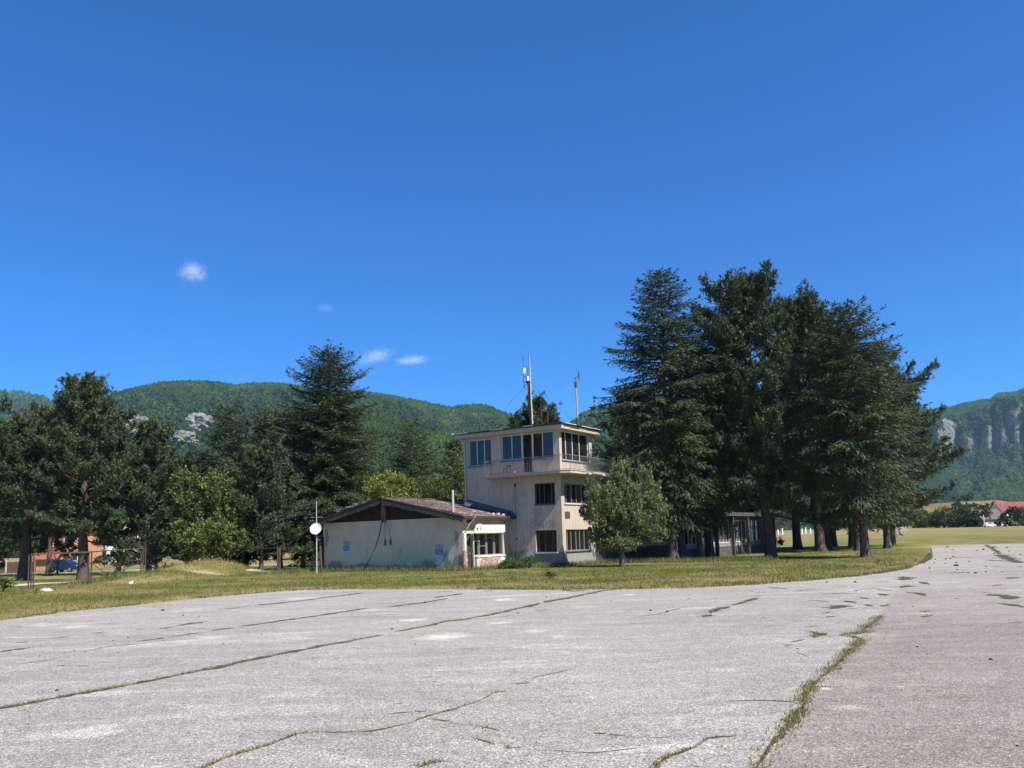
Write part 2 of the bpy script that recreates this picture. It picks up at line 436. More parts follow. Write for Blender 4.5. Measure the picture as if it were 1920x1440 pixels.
MOUND = [(ground(368, 1079), 4.4, 0.78), (ground(300, 1088), 3.2, 0.42), (ground(432, 1075), 3.0, 0.5)]
def gz(x, y):
    x = np.asarray(x, float); y = np.asarray(y, float)
    z = 0.05 * (fbm(x * 0.22, y * 0.22, 3) - 0.5) * 2 + 0.03
    z = z - 0.52 * sstep(-12, -20, x) * sstep(52, 72, y)
    z = z + 1.4 * sstep(95, 420, y) * sstep(-20, 60, x)
    for c, r, h in MOUND:
        d2 = ((x - c.x) ** 2 + ((y - c.y) * 0.8) ** 2) / r ** 2
        z = z + h * np.exp(-2.2 * d2) * (0.85 + 0.35 * fbm(x * 0.9, y * 0.9, 8))
    # a little bank along the house front
    return z
def lawn_hue(x, y, dist):
    """plant colour: green turf, straw patches, dry fringe along the slab edge"""
    n = fbm(np.asarray(x) * 0.35, np.asarray(y) * 0.5, 21); n2 = fbm(np.asarray(x) * 1.7, np.asarray(y) * 1.7, 31)
    dry = np.clip(0.30 + (n - 0.5) * 2.4 + (n2 - 0.5) * 0.9 + 0.55 * np.exp(-dist / 1.6) + 0.25 * sstep(-14, -22, x) - 0.1, 0, 1)
    dry = np.clip(dry + 0.5 * sstep(100, 200, y), 0, 1)
    green = np.array((0.115, 0.124, 0.027)); straw = np.array((0.255, 0.20, 0.085))
    return green * (1 - dry)[:, None] + straw * dry[:, None]

def axis_lines(lo, hi, step, far, g=1.16):
    a = list(np.arange(lo, hi + 1e-6, step)); s = step; v = hi
    while v < far: s *= g; v += s; a.append(v)
    s = step; v = lo
    while v > -far: s *= g; v -= s; a.insert(0, v)
    return np.array(a)
gx = axis_lines(-46, 46, 0.5, 3300); gy = axis_lines(16, 84, 0.5, 3300)
X, Y = np.meshgrid(gx, gy)
xs, ys = X.ravel(), Y.ravel()
ins = inside(apron_poly, xs, ys)
ed = edge_dist(xs, ys)
zs = gz(xs, ys)
zs = np.where(ins, -0.30 + 0.27 * np.exp(-ed / 0.5), zs * sstep(0, 0.7, ed) + 0.012)
hue = lawn_hue(xs, ys, ed)
msoil = np.zeros(len(xs))
c0 = ground(398, 1080)
ms = np.exp(-(((xs - c0.x + 0.2) / 2.2) ** 2 + ((ys - c0.y + 1.6) / 1.0) ** 2)) * (fbm(xs * 1.3, ys * 1.3, 55) > 0.42)
hue = hue * (1 - ms)[:, None] + np.array((0.36, 0.28, 0.18)) * ms[:, None]
far_brown = sstep(150, 330, ys) * (fbm(xs * 0.006, ys * 0.02, 77))
hue = hue * (1 - 0.5 * far_brown)[:, None] + np.array((0.27, 0.20, 0.09)) * (0.5 * far_brown)[:, None]
nx, ny = len(gx), len(gy)
idx = np.arange(nx * ny).reshape(ny, nx)
Fq = np.stack([idx[:-1, :-1], idx[:-1, 1:], idx[1:, 1:], idx[1:, :-1]], -1).reshape(-1, 4)
ter = link('ground', fast_mesh('ground', np.stack([xs, ys, zs], 1), Fq, hue), M['lawn'], smooth=True)
tag(ter, kind='structure')

# apron of old paving: one sheet
def apron_mat():
    q = NT('old_apron_surface'); v = q.pos()
    xyz = q.sep(v)
    big = q.noise(v, 0.11, 5, 0.6, 0.5); mid = q.noise(q.scale(v, 0.5, 1.5, 1), 0.9, 6, 0.65); sm = q.noise(v, 5.0, 5, 0.65)
    c = q.ramp(big, [(0.3, (0.245, 0.224, 0.204)), (0.7, (0.335, 0.307, 0.283))])
    c = q.mix(q.ramp(mid, [(0.45, 0.0), (0.7, 0.65)]), c, (0.40, 0.37, 0.342))
    str_ = q.noise(q.scale(v, 0.35, 1.0, 1), 0.55, 7, 0.72, 1.2)
    c = q.mix(q.ramp(str_, [(0.56, 0.0), (0.70, 0.9)]), c, (0.50, 0.47, 0.43))
    c = q.mix(q.ramp(q.noise(q.scale(v, 0.5, 1.4, 1), 1.1, 7, 0.75, 1.0), [(0.58, 0.0), (0.70, 0.75)]), c, (0.17, 0.155, 0.135))
    c = q.mix(q.ramp(mid, [(0.26, 0.45), (0.42, 0.0)]), c, (0.20, 0.184, 0.168))
    # lane beyond the weedy joint is darker paving
    a = ground(1417, 1440); b = ground(1702, 1082); d = (b - a).normalized(); nn = (d.y, -d.x, 0)
    dp = q.n('ShaderNodeVectorMath', operation='DOT_PRODUCT'); q.l(v, dp.inputs[0]); dp.inputs[1].default_value = nn
    side = q.math('ADD', dp.outputs['Value'], -(a.x * nn[0] + a.y * nn[1]))
    near = q.ramp(q.math('MULTIPLY', xyz[1], 0.02), [(0.25, 1.0), (0.7, 0.0)])
    sf = q.math('MULTIPLY', q.ramp(side, [(0.0, 0.0), (0.06, 1.0)]), near)
    c = q.mix(q.math('MULTIPLY', sf, 0.72), c, q.mix(1.0, c, (0.70, 0.655, 0.645), 'MULTIPLY'))
    # pale rubbed patches with shapes of their own
    tot = None
    wob = q.math('MULTIPLY', q.math('ADD', q.noise(v, 2.2, 7, 0.75), -0.5), 2.6)
    for (px, py, rw, rh, st) in [(838, 1193, 54, 7, 1.0), (775, 1162, 33, 3, .9), (940, 1168, 30, 3, .8), (147, 1374, 98, 14, .55), (140, 1175, 36, 4, .6),
                                 (1000, 1183, 32, 4, .5), (1046, 1193, 16, 3, .8), (946, 1124, 30, 3, .8), (1180, 1115, 18, 1.6, .7), (1545, 1291, 13, 3, .9),
                                 (1590, 1326, 45, 7, .45), (1000, 1425, 18, 9, .4), (360, 1143, 60, 4, .35), (560, 1122, 50, 3, .5), (1190, 1346, 12, 3, .0)]:
        if st == 0: continue
        p = ground(px, py); sx = rw / FPX * p.y; sy = (ground(px, py - rh) - ground(px, py + rh)).length / 2
        mp = q.n('ShaderNodeVectorMath', operation='SUBTRACT'); q.l(v, mp.inputs[0]); mp.inputs[1].default_value = p
        ln = q.n('ShaderNodeVectorMath', operation='LENGTH'); q.l(q.scale(mp.outputs[0], 1 / sx, 1 / sy, 0), ln.inputs[0])
        f = q.ramp(q.math('ADD', ln.outputs['Value'], wob), [(0.35, st * 0.9), (1.15, 0.0)])
        tot = f if tot is None else q.math('MAXIMUM', tot, f)
    c = q.mix(tot, c, (0.55, 0.525, 0.47))
    c = q.mix(1.0, c, (0.975, 0.975, 0.945), 'MULTIPLY')
    sp = q.voro(v, 95.0, 'Color'); spd = q.sep(sp)
    sp2 = q.noise(v, 55, 4, 0.8)
    c = q.mix(1.0, c, q.ramp(spd[0], [(0.0, 0.30), (0.3, 0.78), (0.75, 1.08), (1.0, 2.0)]), 'MULTIPLY')
    spb = q.sep(q.voro(v, 48.0, 'Color'))
    c = q.mix(1.0, c, q.ramp(spb[1], [(0.0, 0.55), (0.16, 0.96), (0.85, 1.02), (1.0, 1.45)]), 'MULTIPLY')
    c = q.mix(1.0, c, q.ramp(sp2, [(0.3, 0.72), (0.7, 1.28)]), 'MULTIPLY')
    c = q.mix(1.0, c, q.ramp(sm, [(0.3, 0.86), (0.7, 1.12)]), 'MULTIPLY')
    q.color(c); q.bump(sp2, 0.5, 0.01); q.set(Roughness=0.9, Specular_IOR_Level=0.2)
    return q.m
bm = bmesh.new()
vs = [bm.verts.new((x, y, 0.0)) for x, y in apron_poly]
f = bm.faces.new(vs); bmesh.ops.triangulate(bm, faces=[f])
ap_me = bpy.data.meshes.new('apron'); bm.to_mesh(ap_me); bm.free()
apron = tag(link('apron', ap_me, apron_mat()), kind='structure')

# blades of grass as one mesh
def blades(name, x, y, z, h, w, hue, seed, lean=0.5, kind='stuff'):
    g = rng(seed); n = len(x)
    az = g.uniform(0, 2 * np.pi, n); ln = g.uniform(0.05, lean, n); la = g.uniform(0, 2 * np.pi, n)
    base = np.stack([x, y, z], 1); s = np.stack([np.cos(az), np.sin(az), np.zeros(n)], 1) * (w / 2)[:, None]
    tip = base + np.stack([np.cos(la) * ln * h, np.sin(la) * ln * h, h], 1)
    V = np.stack([base - s, base + s, tip], 1).reshape(-1, 3)
    F = np.arange(3 * n).reshape(-1, 3)
    return tag(link(name, fast_mesh(name, V, F, np.repeat(hue, 3, 0)), M['blades']), kind=kind)

U1 = Vector((-math.sin(math.radians(57.5)), math.cos(math.radians(57.5)), 0)); U2 = Vector((math.cos(math.radians(57.5)), math.sin(math.radians(57.5)), 0))
RZ = math.radians(57.5)
TC = ground(1057, 1063.5); TC.z = 0
HC = TC + U1 * 3.9 - U2 * 5.07
WK = TC + U2 * 10.15 - U1 * 3.65
def in_build(x, y):
    def q(o, b0, b1, a0, a1):
        dx = x - o.x; dy = y - o.y
        b = dx * U2.x + dy * U2.y; a = dx * U1.x + dy * U1.y
        return (b > b0) & (b < b1) & (a > a0) & (a < a1)
    return q(TC, 0, 4.4, 0, 7.3) | q(HC, 0, 9.7, 0, 11.4) | q(WK, 0, 21, 0, 9)
g = rng(11)
N = 330000
bx = g.uniform(-1, 1, N); by = 22 + 48 * g.uniform(0, 1, N) ** 1.5
bx = bx * (by * 0.64 + 2)
k = ~inside(apron_poly, bx, by) & ~in_build(bx, by)
bx, by = bx[k], by[k]
bd = edge_dist(bx, by)
bz = gz(bx, by) * sstep(0, 0.7, bd)
bh = g.uniform(0.035, 0.10, len(bx)) * (0.7 + 0.9 * fbm(bx * 0.4, by * 0.4, 91))
mnd = np.zeros(len(bx))
for c, r, h in MOUND: mnd = np.maximum(mnd, np.exp(-2.0 * ((bx - c.x) ** 2 + (by - c.y) ** 2) / r ** 2))
bare = np.exp(-(((bx - c0.x + 0.2) / 2.0) ** 2 + ((by - c0.y + 1.6) / 0.9) ** 2))
keep = g.uniform(0, 1, len(bx)) > bare * 1.1
bh = bh * (1 + 2.2 * mnd)
bx, by, bz, bh, bd = bx[keep], by[keep], bz[keep], bh[keep], bd[keep]
blades('lawn_grass', bx, by, bz - 0.01, bh, g.uniform(0.018, 0.036, len(bx)), lawn_hue(bx, by, bd) * 1.15, 12, 0.8)

# joints and cracks grown over with grass
CR = [  # pixel polylines: width (m), grass height, grass per metre
    ([(-60, 1340), (0, 1328), (120, 1305), (240, 1284), (370, 1258), (520, 1228), (640, 1205), (718, 1190)], .13, .10, 230),
    ([(740, 1185), (800, 1174), (835, 1165), (858, 1163), (915, 1154), (945, 1147)], .14, .08, 160),
    ([(938, 1149), (990, 1137), (1012, 1131)], .17, .08, 160), ([(1018, 1130), (1075, 1120), (1130, 1108), (1155, 1105)], .22, .09, 150),
    ([(-20, 1226), (20, 1219), (60, 1214)], .14, .04, 40), ([(70, 1212), (84, 1211)], .12, .04, 30), ([(262, 1203), (300, 1198), (308, 1196)], .20, .03, 40), ([(318, 1194), (380, 1186)], .18, .04, 60),
    ([(388, 1184), (430, 1178), (440, 1176)], .12, .04, 40), ([(450, 1175), (500, 1168), (600, 1154), (693, 1140)], .17, .06, 80), ([(726, 1139), (800, 1129), (838, 1122)], .20, .05, 60), ([(812, 1121), (868, 1113)], .2, .05, 40),
    ([(413, 1143), (450, 1139)], .2, .04, 30), ([(455, 1138), (472, 1136)], .2, .04, 30), ([(477, 1135.5), (560, 1127), (640, 1117), (686, 1111)], .2, .05, 50),
    ([(28, 1205), (55, 1203.5)], .3, .03, 60), ([(95, 1197.5), (132, 1193.5)], .26, .03, 50), ([(170, 1187.5), (198, 1185.5)], .2, .03, 30), ([(257, 1180.5), (274, 1179.5)], .3, .03, 30),
    ([(297, 1179), (325, 1175.5)], .3, .04, 50), ([(332, 1173.5), (388, 1165)], .2, .04, 40), ([(20, 1175.5), (46, 1175)], .25, .03, 30), ([(368, 1178.5), (386, 1178)], .16, .03, 30),
    ([(106, 1249), (130, 1248)], .12, .03, 50), ([(140, 1249.5), (168, 1248.5)], .26, .03, 60),
    ([(370, 1445), (400, 1431), (430, 1418), (500, 1398), (540, 1382), (560, 1375), (600, 1373)], .055, .10, 420),
    ([(600, 1373), (640, 1373), (670, 1372)], .03, .03, 60), ([(670, 1372), (695, 1371), (740, 1362), (768, 1356)], .05, .07, 220), ([(775, 1353), (800, 1343), (850, 1330), (888, 1318)], .045, .07, 240),
    ([(888, 1318), (905, 1311), (925, 1300)], .02, .02, 40), ([(922, 1300), (948, 1296)], .06, .06, 300), ([(950, 1294), (968, 1286)], .015, .02, 30), ([(968, 1283), (992, 1280)], .08, .06, 300),
    ([(716, 1340), (756, 1336), (776, 1335)], .025, .02, 50), ([(776, 1335), (803, 1334)], .07, .06, 240), ([(806, 1349), (842, 1353)], .06, .06, 300), ([(842, 1356), (880, 1359), (900, 1363)], .015, .02, 40),
    ([(897, 1362), (936, 1370)], .11, .08, 420), ([(895, 1384), (930, 1396)], .09, .08, 420), ([(945, 1403), (980, 1402)], .10, .09, 500), ([(738, 1320), (760, 1318)], .05, .05, 150),
    ([(785, 1440), (810, 1430), (840, 1428)], .08, .08, 360),
    ([(1412, 1448), (1430, 1420), (1450, 1395), (1478, 1360), (1490, 1345), (1506, 1322)], .13, .10, 760), ([(1504, 1326), (1513, 1305), (1525, 1287), (1545, 1270)], .14, .09, 700),
    ([(1545, 1272), (1560, 1252), (1590, 1220), (1614, 1197)], .16, .09, 600), ([(1614, 1197), (1596, 1193), (1572, 1192)], .2, .07, 300), ([(1575, 1191), (1615, 1187), (1625, 1176), (1640, 1164), (1652, 1153)], .20, .09, 380),
    ([(1657, 1138), (1668, 1134)], .3, .06, 150), ([(1686, 1102), (1702, 1098)], .6, .08, 200), ([(1694, 1088), (1702, 1081)], .6, .08, 200),
    ([(1313, 1157), (1331, 1152)], .3, .06, 120), ([(1330, 1150), (1345, 1143), (1368, 1137)], .3, .07, 180), ([(1372, 1135), (1385, 1132), (1420, 1121)], .25, .05, 90), ([(1418, 1118), (1434, 1116)], .25, .04, 60),
    ([(1517, 1176), (1535, 1174)], .2, .06, 200), ([(1520, 1184), (1540, 1188), (1530, 1196)], .3, .07, 260), ([(1540, 1192), (1574, 1193)], .08, .03, 60), ([(1486, 1204), (1510, 1199)], .16, .06, 160), ([(1475, 1212), (1488, 1209)], .2, .05, 120),
    ([(1568, 1142), (1588, 1135)], .7, .07, 300), ([(1588, 1141), (1612, 1141)], .15, .04, 60), ([(1550, 1158), (1568, 1155)], .25, .05, 80), ([(1572, 1167), (1602, 1166)], .1, .03, 40),
    ([(1614, 1119), (1628, 1124)], .3, .03, 30), ([(1644, 1113), (1660, 1117)], .3, .03, 30), ([(1640, 1126), (1655, 1126)], .25, .03, 30), ([(1700, 1125.5), (1735, 1125.5)], .12, .02, 10), ([(1725, 1091), (1745, 1096)], .35, .03, 20),
    ([(1355, 1316), (1375, 1316)], .02, .02, 40), ([(1355, 1316), (1395, 1314), (1440, 1314), (1480, 1316), (1495, 1318)], .035, .04, 150), ([(1475, 1310), (1490, 1309)], .05, .04, 80), ([(1410, 1366), (1440, 1366)], .02, .02, 40),
    ([(1220, 1446), (1250, 1420), (1285, 1408), (1310, 1399)], .05, .08, 420), ([(1310, 1399), (1325, 1386), (1345, 1382), (1385, 1380)], .05, .07, 300),
    ([(1115, 1377), (1138, 1376)], .07, .06, 300), ([(1138, 1377), (1172, 1380)], .05, .06, 260),
    ([(1727, 1148), (1745, 1146)], .3, .05, 120), ([(1732, 1157), (1752, 1154)], .25, .05, 120), ([(1860, 1099), (1882, 1096)], .2, .04, 40), ([(1862, 1114), (1880, 1120), (1890, 1124)], .6, .05, 90), ([(1870, 1131), (1900, 1134), (1930, 1141)], .3, .05, 80),
    ([(1848, 1021.5), (1864, 1031), (1876, 1039)], .35, .05, 40), ([(1874, 1040), (1890, 1048), (1912, 1056)], .7, .05, 30), ([(1435, 1101), (1475, 1104)], .3, .03, 20), ([(1566, 1101), (1592, 1100)], .3, .03, 20),
    ([(1596, 1100.5), (1606, 1100.5)], .3, .03, 10), ([(1624, 1100.5), (1650, 1101)], .3, .03, 10), ([(1405, 1107), (1412, 1109)], .3, .03, 10), ([(1414, 1111), (1460, 1110)], .2, .03, 20), ([(1858, 1063), (1878, 1063)], .9, .03, 10),
    ([(1500, 1128), (1532, 1126), (1560, 1129)], .12, .03, 30), ([(1540, 1115), (1580, 1112), (1600, 1114)], .14, .03, 30), ([(1584, 1126), (1600, 1131)], .3, .04, 50), ([(1606, 1106), (1640, 1104), (1672, 1108)], .15, .03, 30), ([(1625, 1133), (1640, 1137)], .3, .05, 80), ([(1545, 1150), (1562, 1147)], .3, .05, 90),
    ([(1490, 1108), (1530, 1105)], .18, .03, 20), ([(1640, 1092), (1668, 1090)], .25, .03, 20), ([(1700, 1110), (1722, 1112), (1740, 1118)], .3, .03, 20), ([(1780, 1075), (1810, 1073)], .5, .03, 10), ([(1850, 1050), (1880, 1052)], .6, .03, 10), ([(1790, 1045), (1830, 1046)], .5, .02, 8), ([(1885, 1085), (1915, 1082)], .4, .03, 20), ([(1840, 1110), (1856, 1112)], .3, .03, 30),
    ([(1795, 1140), (1830, 1137)], .1, .02, 10), ([(1890, 1168), (1925, 1166)], .15, .03, 20), ([(1800, 1174), (1815, 1174)], .1, .02, 20), ([(1490, 1222), (1516, 1232)], .05, .03, 60), ([(1380, 1160), (1420, 1157)], .05, .02, 20), ([(1180, 1160), (1240, 1150), (1290, 1137)], .03, .02, 12), ([(980, 1276), (1040, 1262), (1090, 1252)], .015, .02, 20),
    ([(150, 1222), (210, 1212), (290, 1204)], .03, .02, 10), ([(0, 1250), (60, 1242), (130, 1232)], .03, .02, 8), ([(640, 1094.5), (660, 1094)], .2, .02, 5), ([(1000, 1398), (1060, 1388), (1115, 1377)], .014, .02, 25), ([(1172, 1380), (1230, 1384), (1290, 1380)], .012, .02, 25), ([(1000, 1405), (1110, 1412), (1225, 1400)], .012, .02, 15),
    ([(905, 1108), (925, 1107.5)], .4, .04, 20), ([(820, 1110), (845, 1109)], .3, .03, 20), ([(1050, 1107), (1105, 1108)], .5, .03, 20), ([(1005, 1145), (1035, 1143)], .2, .04, 60),
]
bl = [[], [], [], []]
g = rng(33)
for k, (pl, w, hgt, dens) in enumerate(CR):
    P = [ground(*p) for p in pl]
    pts = []
    for a, b in zip(P[:-1], P[1:]):
        n = max(2, int((b - a).length / 0.12))
        pts += [a.lerp(b, i / n) for i in range(n)]
    pts.append(P[-1])
    n = len(pts); V = []; F = []
    cum = 0.0
    for i, p in enumerate(pts):
        t = (pts[min(i + 1, n - 1)] - pts[max(i - 1, 0)]).normalized(); s = Vector((-t.y, t.x, 0))
        fade = min(1.0, (i + 0.3) / 3.0, (n - 1 - i + 0.3) / 3.0)
        ww = w * (0.50 if w < .5 and pl[0][0] < 1300 else 0.34) * (0.35 + 1.3 * float(vnoise(i * 0.5, k * 3.3, 4))) * fade
        off = s * (w * 0.5 * (float(vnoise(i * 0.16, k * 1.7, 6)) - 0.5)) + Vector((0, 0, 0.004))
        wa = ww * g.uniform(0.25, 1.7); wb_ = ww * g.uniform(0.25, 1.7)
        if dens >= 350: wa *= .55; wb_ *= .55
        V += [p + off - s * wa, p + off + s * wb_]
        if i:
            F.append((2 * i - 2, 2 * i, 2 * i + 1, 2 * i - 1))
            L = (p - pts[i - 1]).length
            dn = (dens if dens < 350 else 350 + (dens - 350) * .8) * L * (0.05 + 1.9 * float(vnoise(i * 0.33, k * 2.1, 15)) ** 1.8) * min(1.0, fade + 0.2)
            m = int(dn) + (1 if g.random() < dn % 1 else 0)
            for _ in range(m):
                q = pts[i - 1].lerp(p, g.random()) + off + s * float(g.normal(0, w * (0.40 if dens >= 350 else 0.27)))
                bl[0].append(q.x); bl[1].append(q.y); bl[2].append(q.z); bl[3].append(0.42 * hgt * g.uniform(0.3, 1.0) * (1.0 if w > .1 else .8))
    me = bpy.data.meshes.new('crack'); me.from_pydata([tuple(v) for v in V], [], F); me.update()
    link('crack', me, M['soil'], apron)
A = [np.array(b) for b in bl]
gn = np.clip(fbm(A[0] * 1.5, A[1] * 1.5, 5)[:, None] + g.normal(0, .18, (len(A[0]), 1)), 0, 1)
ch = np.array((0.165, 0.165, 0.045)) * (1 - gn) + np.array((0.33, 0.30, 0.15)) * gn
blades('joint_grass', A[0], A[1], A[2], A[3], g.uniform(0.006, 0.014, len(A[0])) + A[1] * 0.0004, ch, 44, 0.9)

# pale road past the car, and the paths by the gates
def strip(name, pl, w, m, z=None, dz=0.02):
    P = [Vector(p) for p in pl]; V = []; F = []; pts = []
    for a, b in zip(P[:-1], P[1:]):
        n = max(2, int((b - a).length / 0.5)); pts += [a.lerp(b, i / n) for i in range(n)]
    pts.append(P[-1])
    for i, p in enumerate(pts):
        t = (pts[min(i + 1, len(pts) - 1)] - pts[max(i - 1, 0)]).normalized(); s = Vector((-t.y, t.x, 0))
        ww = w * (0.9 + 0.25 * float(vnoise(i * .3, 2, 3)))
        for q in (p - s * ww / 2, p, p + s * ww / 2):
            V.append((q.x, q.y, float(gz(q.x, q.y)) + dz + 0.02))
        if i:
            b = 3 * i
            F += [(b - 3, b, b + 1, b - 2), (b - 2, b + 1, b + 2, b - 1)]
    me = bpy.data.meshes.new(name); me.from_pydata(V, [], F); me.update()
    return tag(link(name, me, m), kind='structure')
strip('road', [(-95, 92, 0), (-58, 94, 0), (-44, 99, 0), (-30, 104, 0), (-10, 112, 0), (15, 118, 0)], 2.6, M['path'])
strip('path', [ground(-60, 1103), ground(30, 1100), ground(60, 1097), ground(120, 1095)], 1.8, M['path'])
strip('path', [ground(478, 1076), ground(520, 1071), ground(560, 1067), ground(600, 1063)], 1.5, M['path'])
strip('path', [(30, 330, 0), (110, 345, 0), (200, 350, 0), (330, 350, 0)], 5.0, M['path'], dz=0.1)

# ------------------------------------------------------------------ hills
def hill_mat(name, green, green2, rock=None, rock_lo=0.5, rock_hi=0.72):
    q = NT(name); v = q.pos(); f = q.noise(v, 0.035, 8, 0.7); f2 = q.noise(v, 0.004, 4)
    c = q.ramp(f, [(0.35, green), (0.65, green2)])
    if rock:
        g = q.n('ShaderNodeNewGeometry'); nz = q.sep(g.outputs['Normal'])[2]
        rr = q.math('ADD', nz, q.math('MULTIPLY', q.math('ADD', q.noise(v, 0.014, 8, 0.75), -0.5), 2.0))
        rc = q.ramp(q.noise(q.scale(v, 1, 1, 0.7), 0.028, 9, 0.8, 0.8), [(0.36, rock[0]), (0.66, rock[1])])
        c = q.mix(q.ramp(rr, [(rock_lo, 1.0), (rock_hi, 0.0)]), c, rc)
    q.color(c); q.bump(f, 1.0, 8.0); q.set(Roughness=1.0, Specular_IOR_Level=0.0); return q.m
def interp(tab, x):
    a = np.array(tab, float); return np.interp(x, a[:, 0], a[:, 1])
FOREST = {'v': [], 'f': [], 'n': 0}
ICO = None
def ico20():
    b = bmesh.new(); bmesh.ops.create_icosphere(b, subdivisions=1, radius=1.0)
    V = np.array([v.co[:] for v in b.verts]); F = np.array([[v.index for v in f.verts] for f in b.faces]); b.free(); return V, F
IV, IF = ico20()
OV = np.array([(1, 0, 0), (-.5, .87, 0), (-.5, -.87, 0), (0, 0, 1), (0, 0, -.6)]); OF = np.array([(0, 1, 3), (1, 2, 3), (2, 0, 3), (1, 0, 4), (2, 1, 4), (0, 2, 4)])
class Hill:
    def __init__(s, name, sky, Y0, Y1, prof, seed, m, px0, px1, npx=160, ny=70, back=0.35, amp=0.12, rug=1.0, base=0.0):
        s.sky, s.Y0, s.Y1, s.prof, s.seed, s.amp, s.rug, s.base = sky, Y0, Y1, prof, seed, amp, rug, base
        pxs = np.linspace(px0, px1, npx); ts = np.concatenate([np.linspace(0, 1, ny), np.linspace(1.05, 1 + back, 10)])
        P, T = np.meshgrid(pxs, ts)
        x, y, z = s.xyz(P.ravel(), T.ravel())
        idx = np.arange(P.size).reshape(P.shape)
        F = np.stack([idx[:-1, :-1], idx[:-1, 1:], idx[1:, 1:], idx[1:, :-1]], -1).reshape(-1, 4)
        s.o = tag(link(name, fast_mesh(name, np.stack([x, y, z], 1), F), m), kind='structure')
    def xyz(s, px, t):
        px = np.asarray(px, float); t = np.asarray(t, float)
        Yd = s.Y0 + (s.Y1 - s.Y0) * t
        yh = 1038.4 - 0.03 * px
        # direction of the horizon ray in this column
        kx = (px - PX) / FPX
        ky = (PY - yh) / FPX
        cr, sr = math.cos(ROLL), math.sin(ROLL)
        xr = kx * cr - ky * sr; yr = kx * sr + ky * cr
        dy = math.cos(PITCH) - yr * math.sin(PITCH)
        x = xr / dy * Yd
        ysk = interp(s.sky, px)
        ky = (PY - ysk) / FPX
        xr = kx * cr - ky * sr; yr = kx * sr + ky * cr
        dz = math.sin(PITCH) + yr * math.cos(PITCH); dy = math.cos(PITCH) - yr * math.sin(PITCH)
        zr = EYE + dz / dy * s.Y1
        f = interp(s.prof, t + (s.amp * (fbm(px * 0.012 * s.rug, t * 3 * s.rug, s.seed, 5) - 0.5) * 2) * np.clip(t * 4, 0, 1) * np.clip((1 - t) * 4, 0, 1))
        f = f + 0.06 * (fbm(px * 0.02, t * 7, s.seed + 5, 4) - 0.5) * np.clip(t * 5, 0, 1) * np.clip((1 - t) * 5, 0, 1)
        f = np.where(t > 1, 1 - (t - 1) * 1.6, f)
        return x, Yd, s.base + (zr - s.base) * f
def canopy(hill, n, px0, px1, t0, t1, r0, r1, seed, skip=None, lift=0.5):
    IV, IF = OV, OF
    g = rng(seed); px = g.uniform(px0, px1, n); t = t0 + (t1 - t0) * g.uniform(0, 1, n) ** 0.9
    x, y, z = hill.xyz(px, t)
    k = np.ones(n, bool)
    if skip is not None: k = ~skip(px, t, x, y, z)
    x, y, z = x[k], y[k], z[k]; n = len(x)
    r = g.uniform(r0, r1, n) * (y / hill.Y1) ** 0.3
    a = g.uniform(0, 2 * np.pi, n); c, s_ = np.cos(a), np.sin(a)
    jit = 1 + g.normal(0, 0.22, (n, len(IV)))
    W = IV[None] * jit[..., None]
    vx = (W[..., 0] * c[:, None] - W[..., 1] * s_[:, None]) * r[:, None] + x[:, None]
    vy = (W[..., 0] * s_[:, None] + W[..., 1] * c[:, None]) * r[:, None] + y[:, None]
    vz = W[..., 2] * r[:, None] * g.uniform(0.8, 1.25, n)[:, None] + z[:, None] + lift * r[:, None]
    V = np.stack([vx, vy, vz], -1).reshape(-1, 3)
    F = (IF[None] + (np.arange(n) * len(IV))[:, None, None]).reshape(-1, 3)
    return V, F
def forest_obj(name, parts, m):
    V = []; F = []; b = 0
    for v, f in parts: V.append(v); F.append(f + b); b += len(v)
    return tag(link(name, fast_mesh(name, np.concatenate(V), np.concatenate(F)), m), kind='stuff')
def forest_mat(name, a, b, c):
    q = NT(name); g = q.n('ShaderNodeNewGeometry'); big = q.noise(q.pos(), 0.006, 4)
    cc = q.ramp(g.outputs['Random Per Island'], [(0, a), (0.6, b), (1, c)])
    cc = q.mix(1.0, cc, q.ramp(big, [(0.35, (0.62, 0.72, 0.8)), (0.65, (1.4, 1.22, 0.9))]), 'MULTIPLY')
    cc = q.mix(1.0, cc, q.ramp(q.noise(q.pos(), 0.022, 5, 0.65), [(0.36, (0.62, 0.66, 0.7)), (0.64, (1.4, 1.32, 1.15))]), 'MULTIPLY')
    q.color(cc); q.set(Roughness=0.95, Specular_IOR_Level=0.05); return q.m
M['forest'] = forest_mat('hill_forest', (0.012, 0.026, 0.009), (0.023, 0.046, 0.015), (0.042, 0.075, 0.024))
M['hill'] = hill_mat('hill_scrub', (0.012, 0.024, 0.010), (0.024, 0.042, 0.016))
lin = [(0, 0), (0.25, 0.16), (0.6, 0.52), (0.85, 0.84), (1, 1)]
sky_main = [(-400, 780), (60, 790), (130, 775), (190, 752), (230, 735), (262, 726), (300, 718), (350, 716), (405, 718), (440, 724), (470, 721), (530, 721), (600, 733), (690, 737),
            (740, 744), (800, 755), (850, 766), (880, 761), (915, 761), (945, 772), (975, 786), (1020, 800), (1085, 815), (1400, 870)]
hill_main = Hill('hills', sky_main, 800, 2000, lin, 3, M['hill'], -420, 1400, 260, 110, amp=0.15, rug=1.5)
sky_near = [(-400, 900), (300, 860), (450, 830), (560, 806), (640, 788), (700, 782), (760, 789), (800, 800), (845, 818), (880, 838), (1000, 880), (1200, 930), (1400, 985)]
hill_near = Hill('hills', sky_near, 420, 800, lin, 8, M['hill'], -420, 1400, 120, 40, amp=0.1)
sky_left = [(-500, 735), (-100, 733), (0, 738), (40, 741), (75, 750), (100, 764), (150, 772), (300, 800), (500, 850)]
hill_left = Hill('hills', sky_left, 1900, 3600, lin, 12, M['hill'], -500, 500, 80, 50)
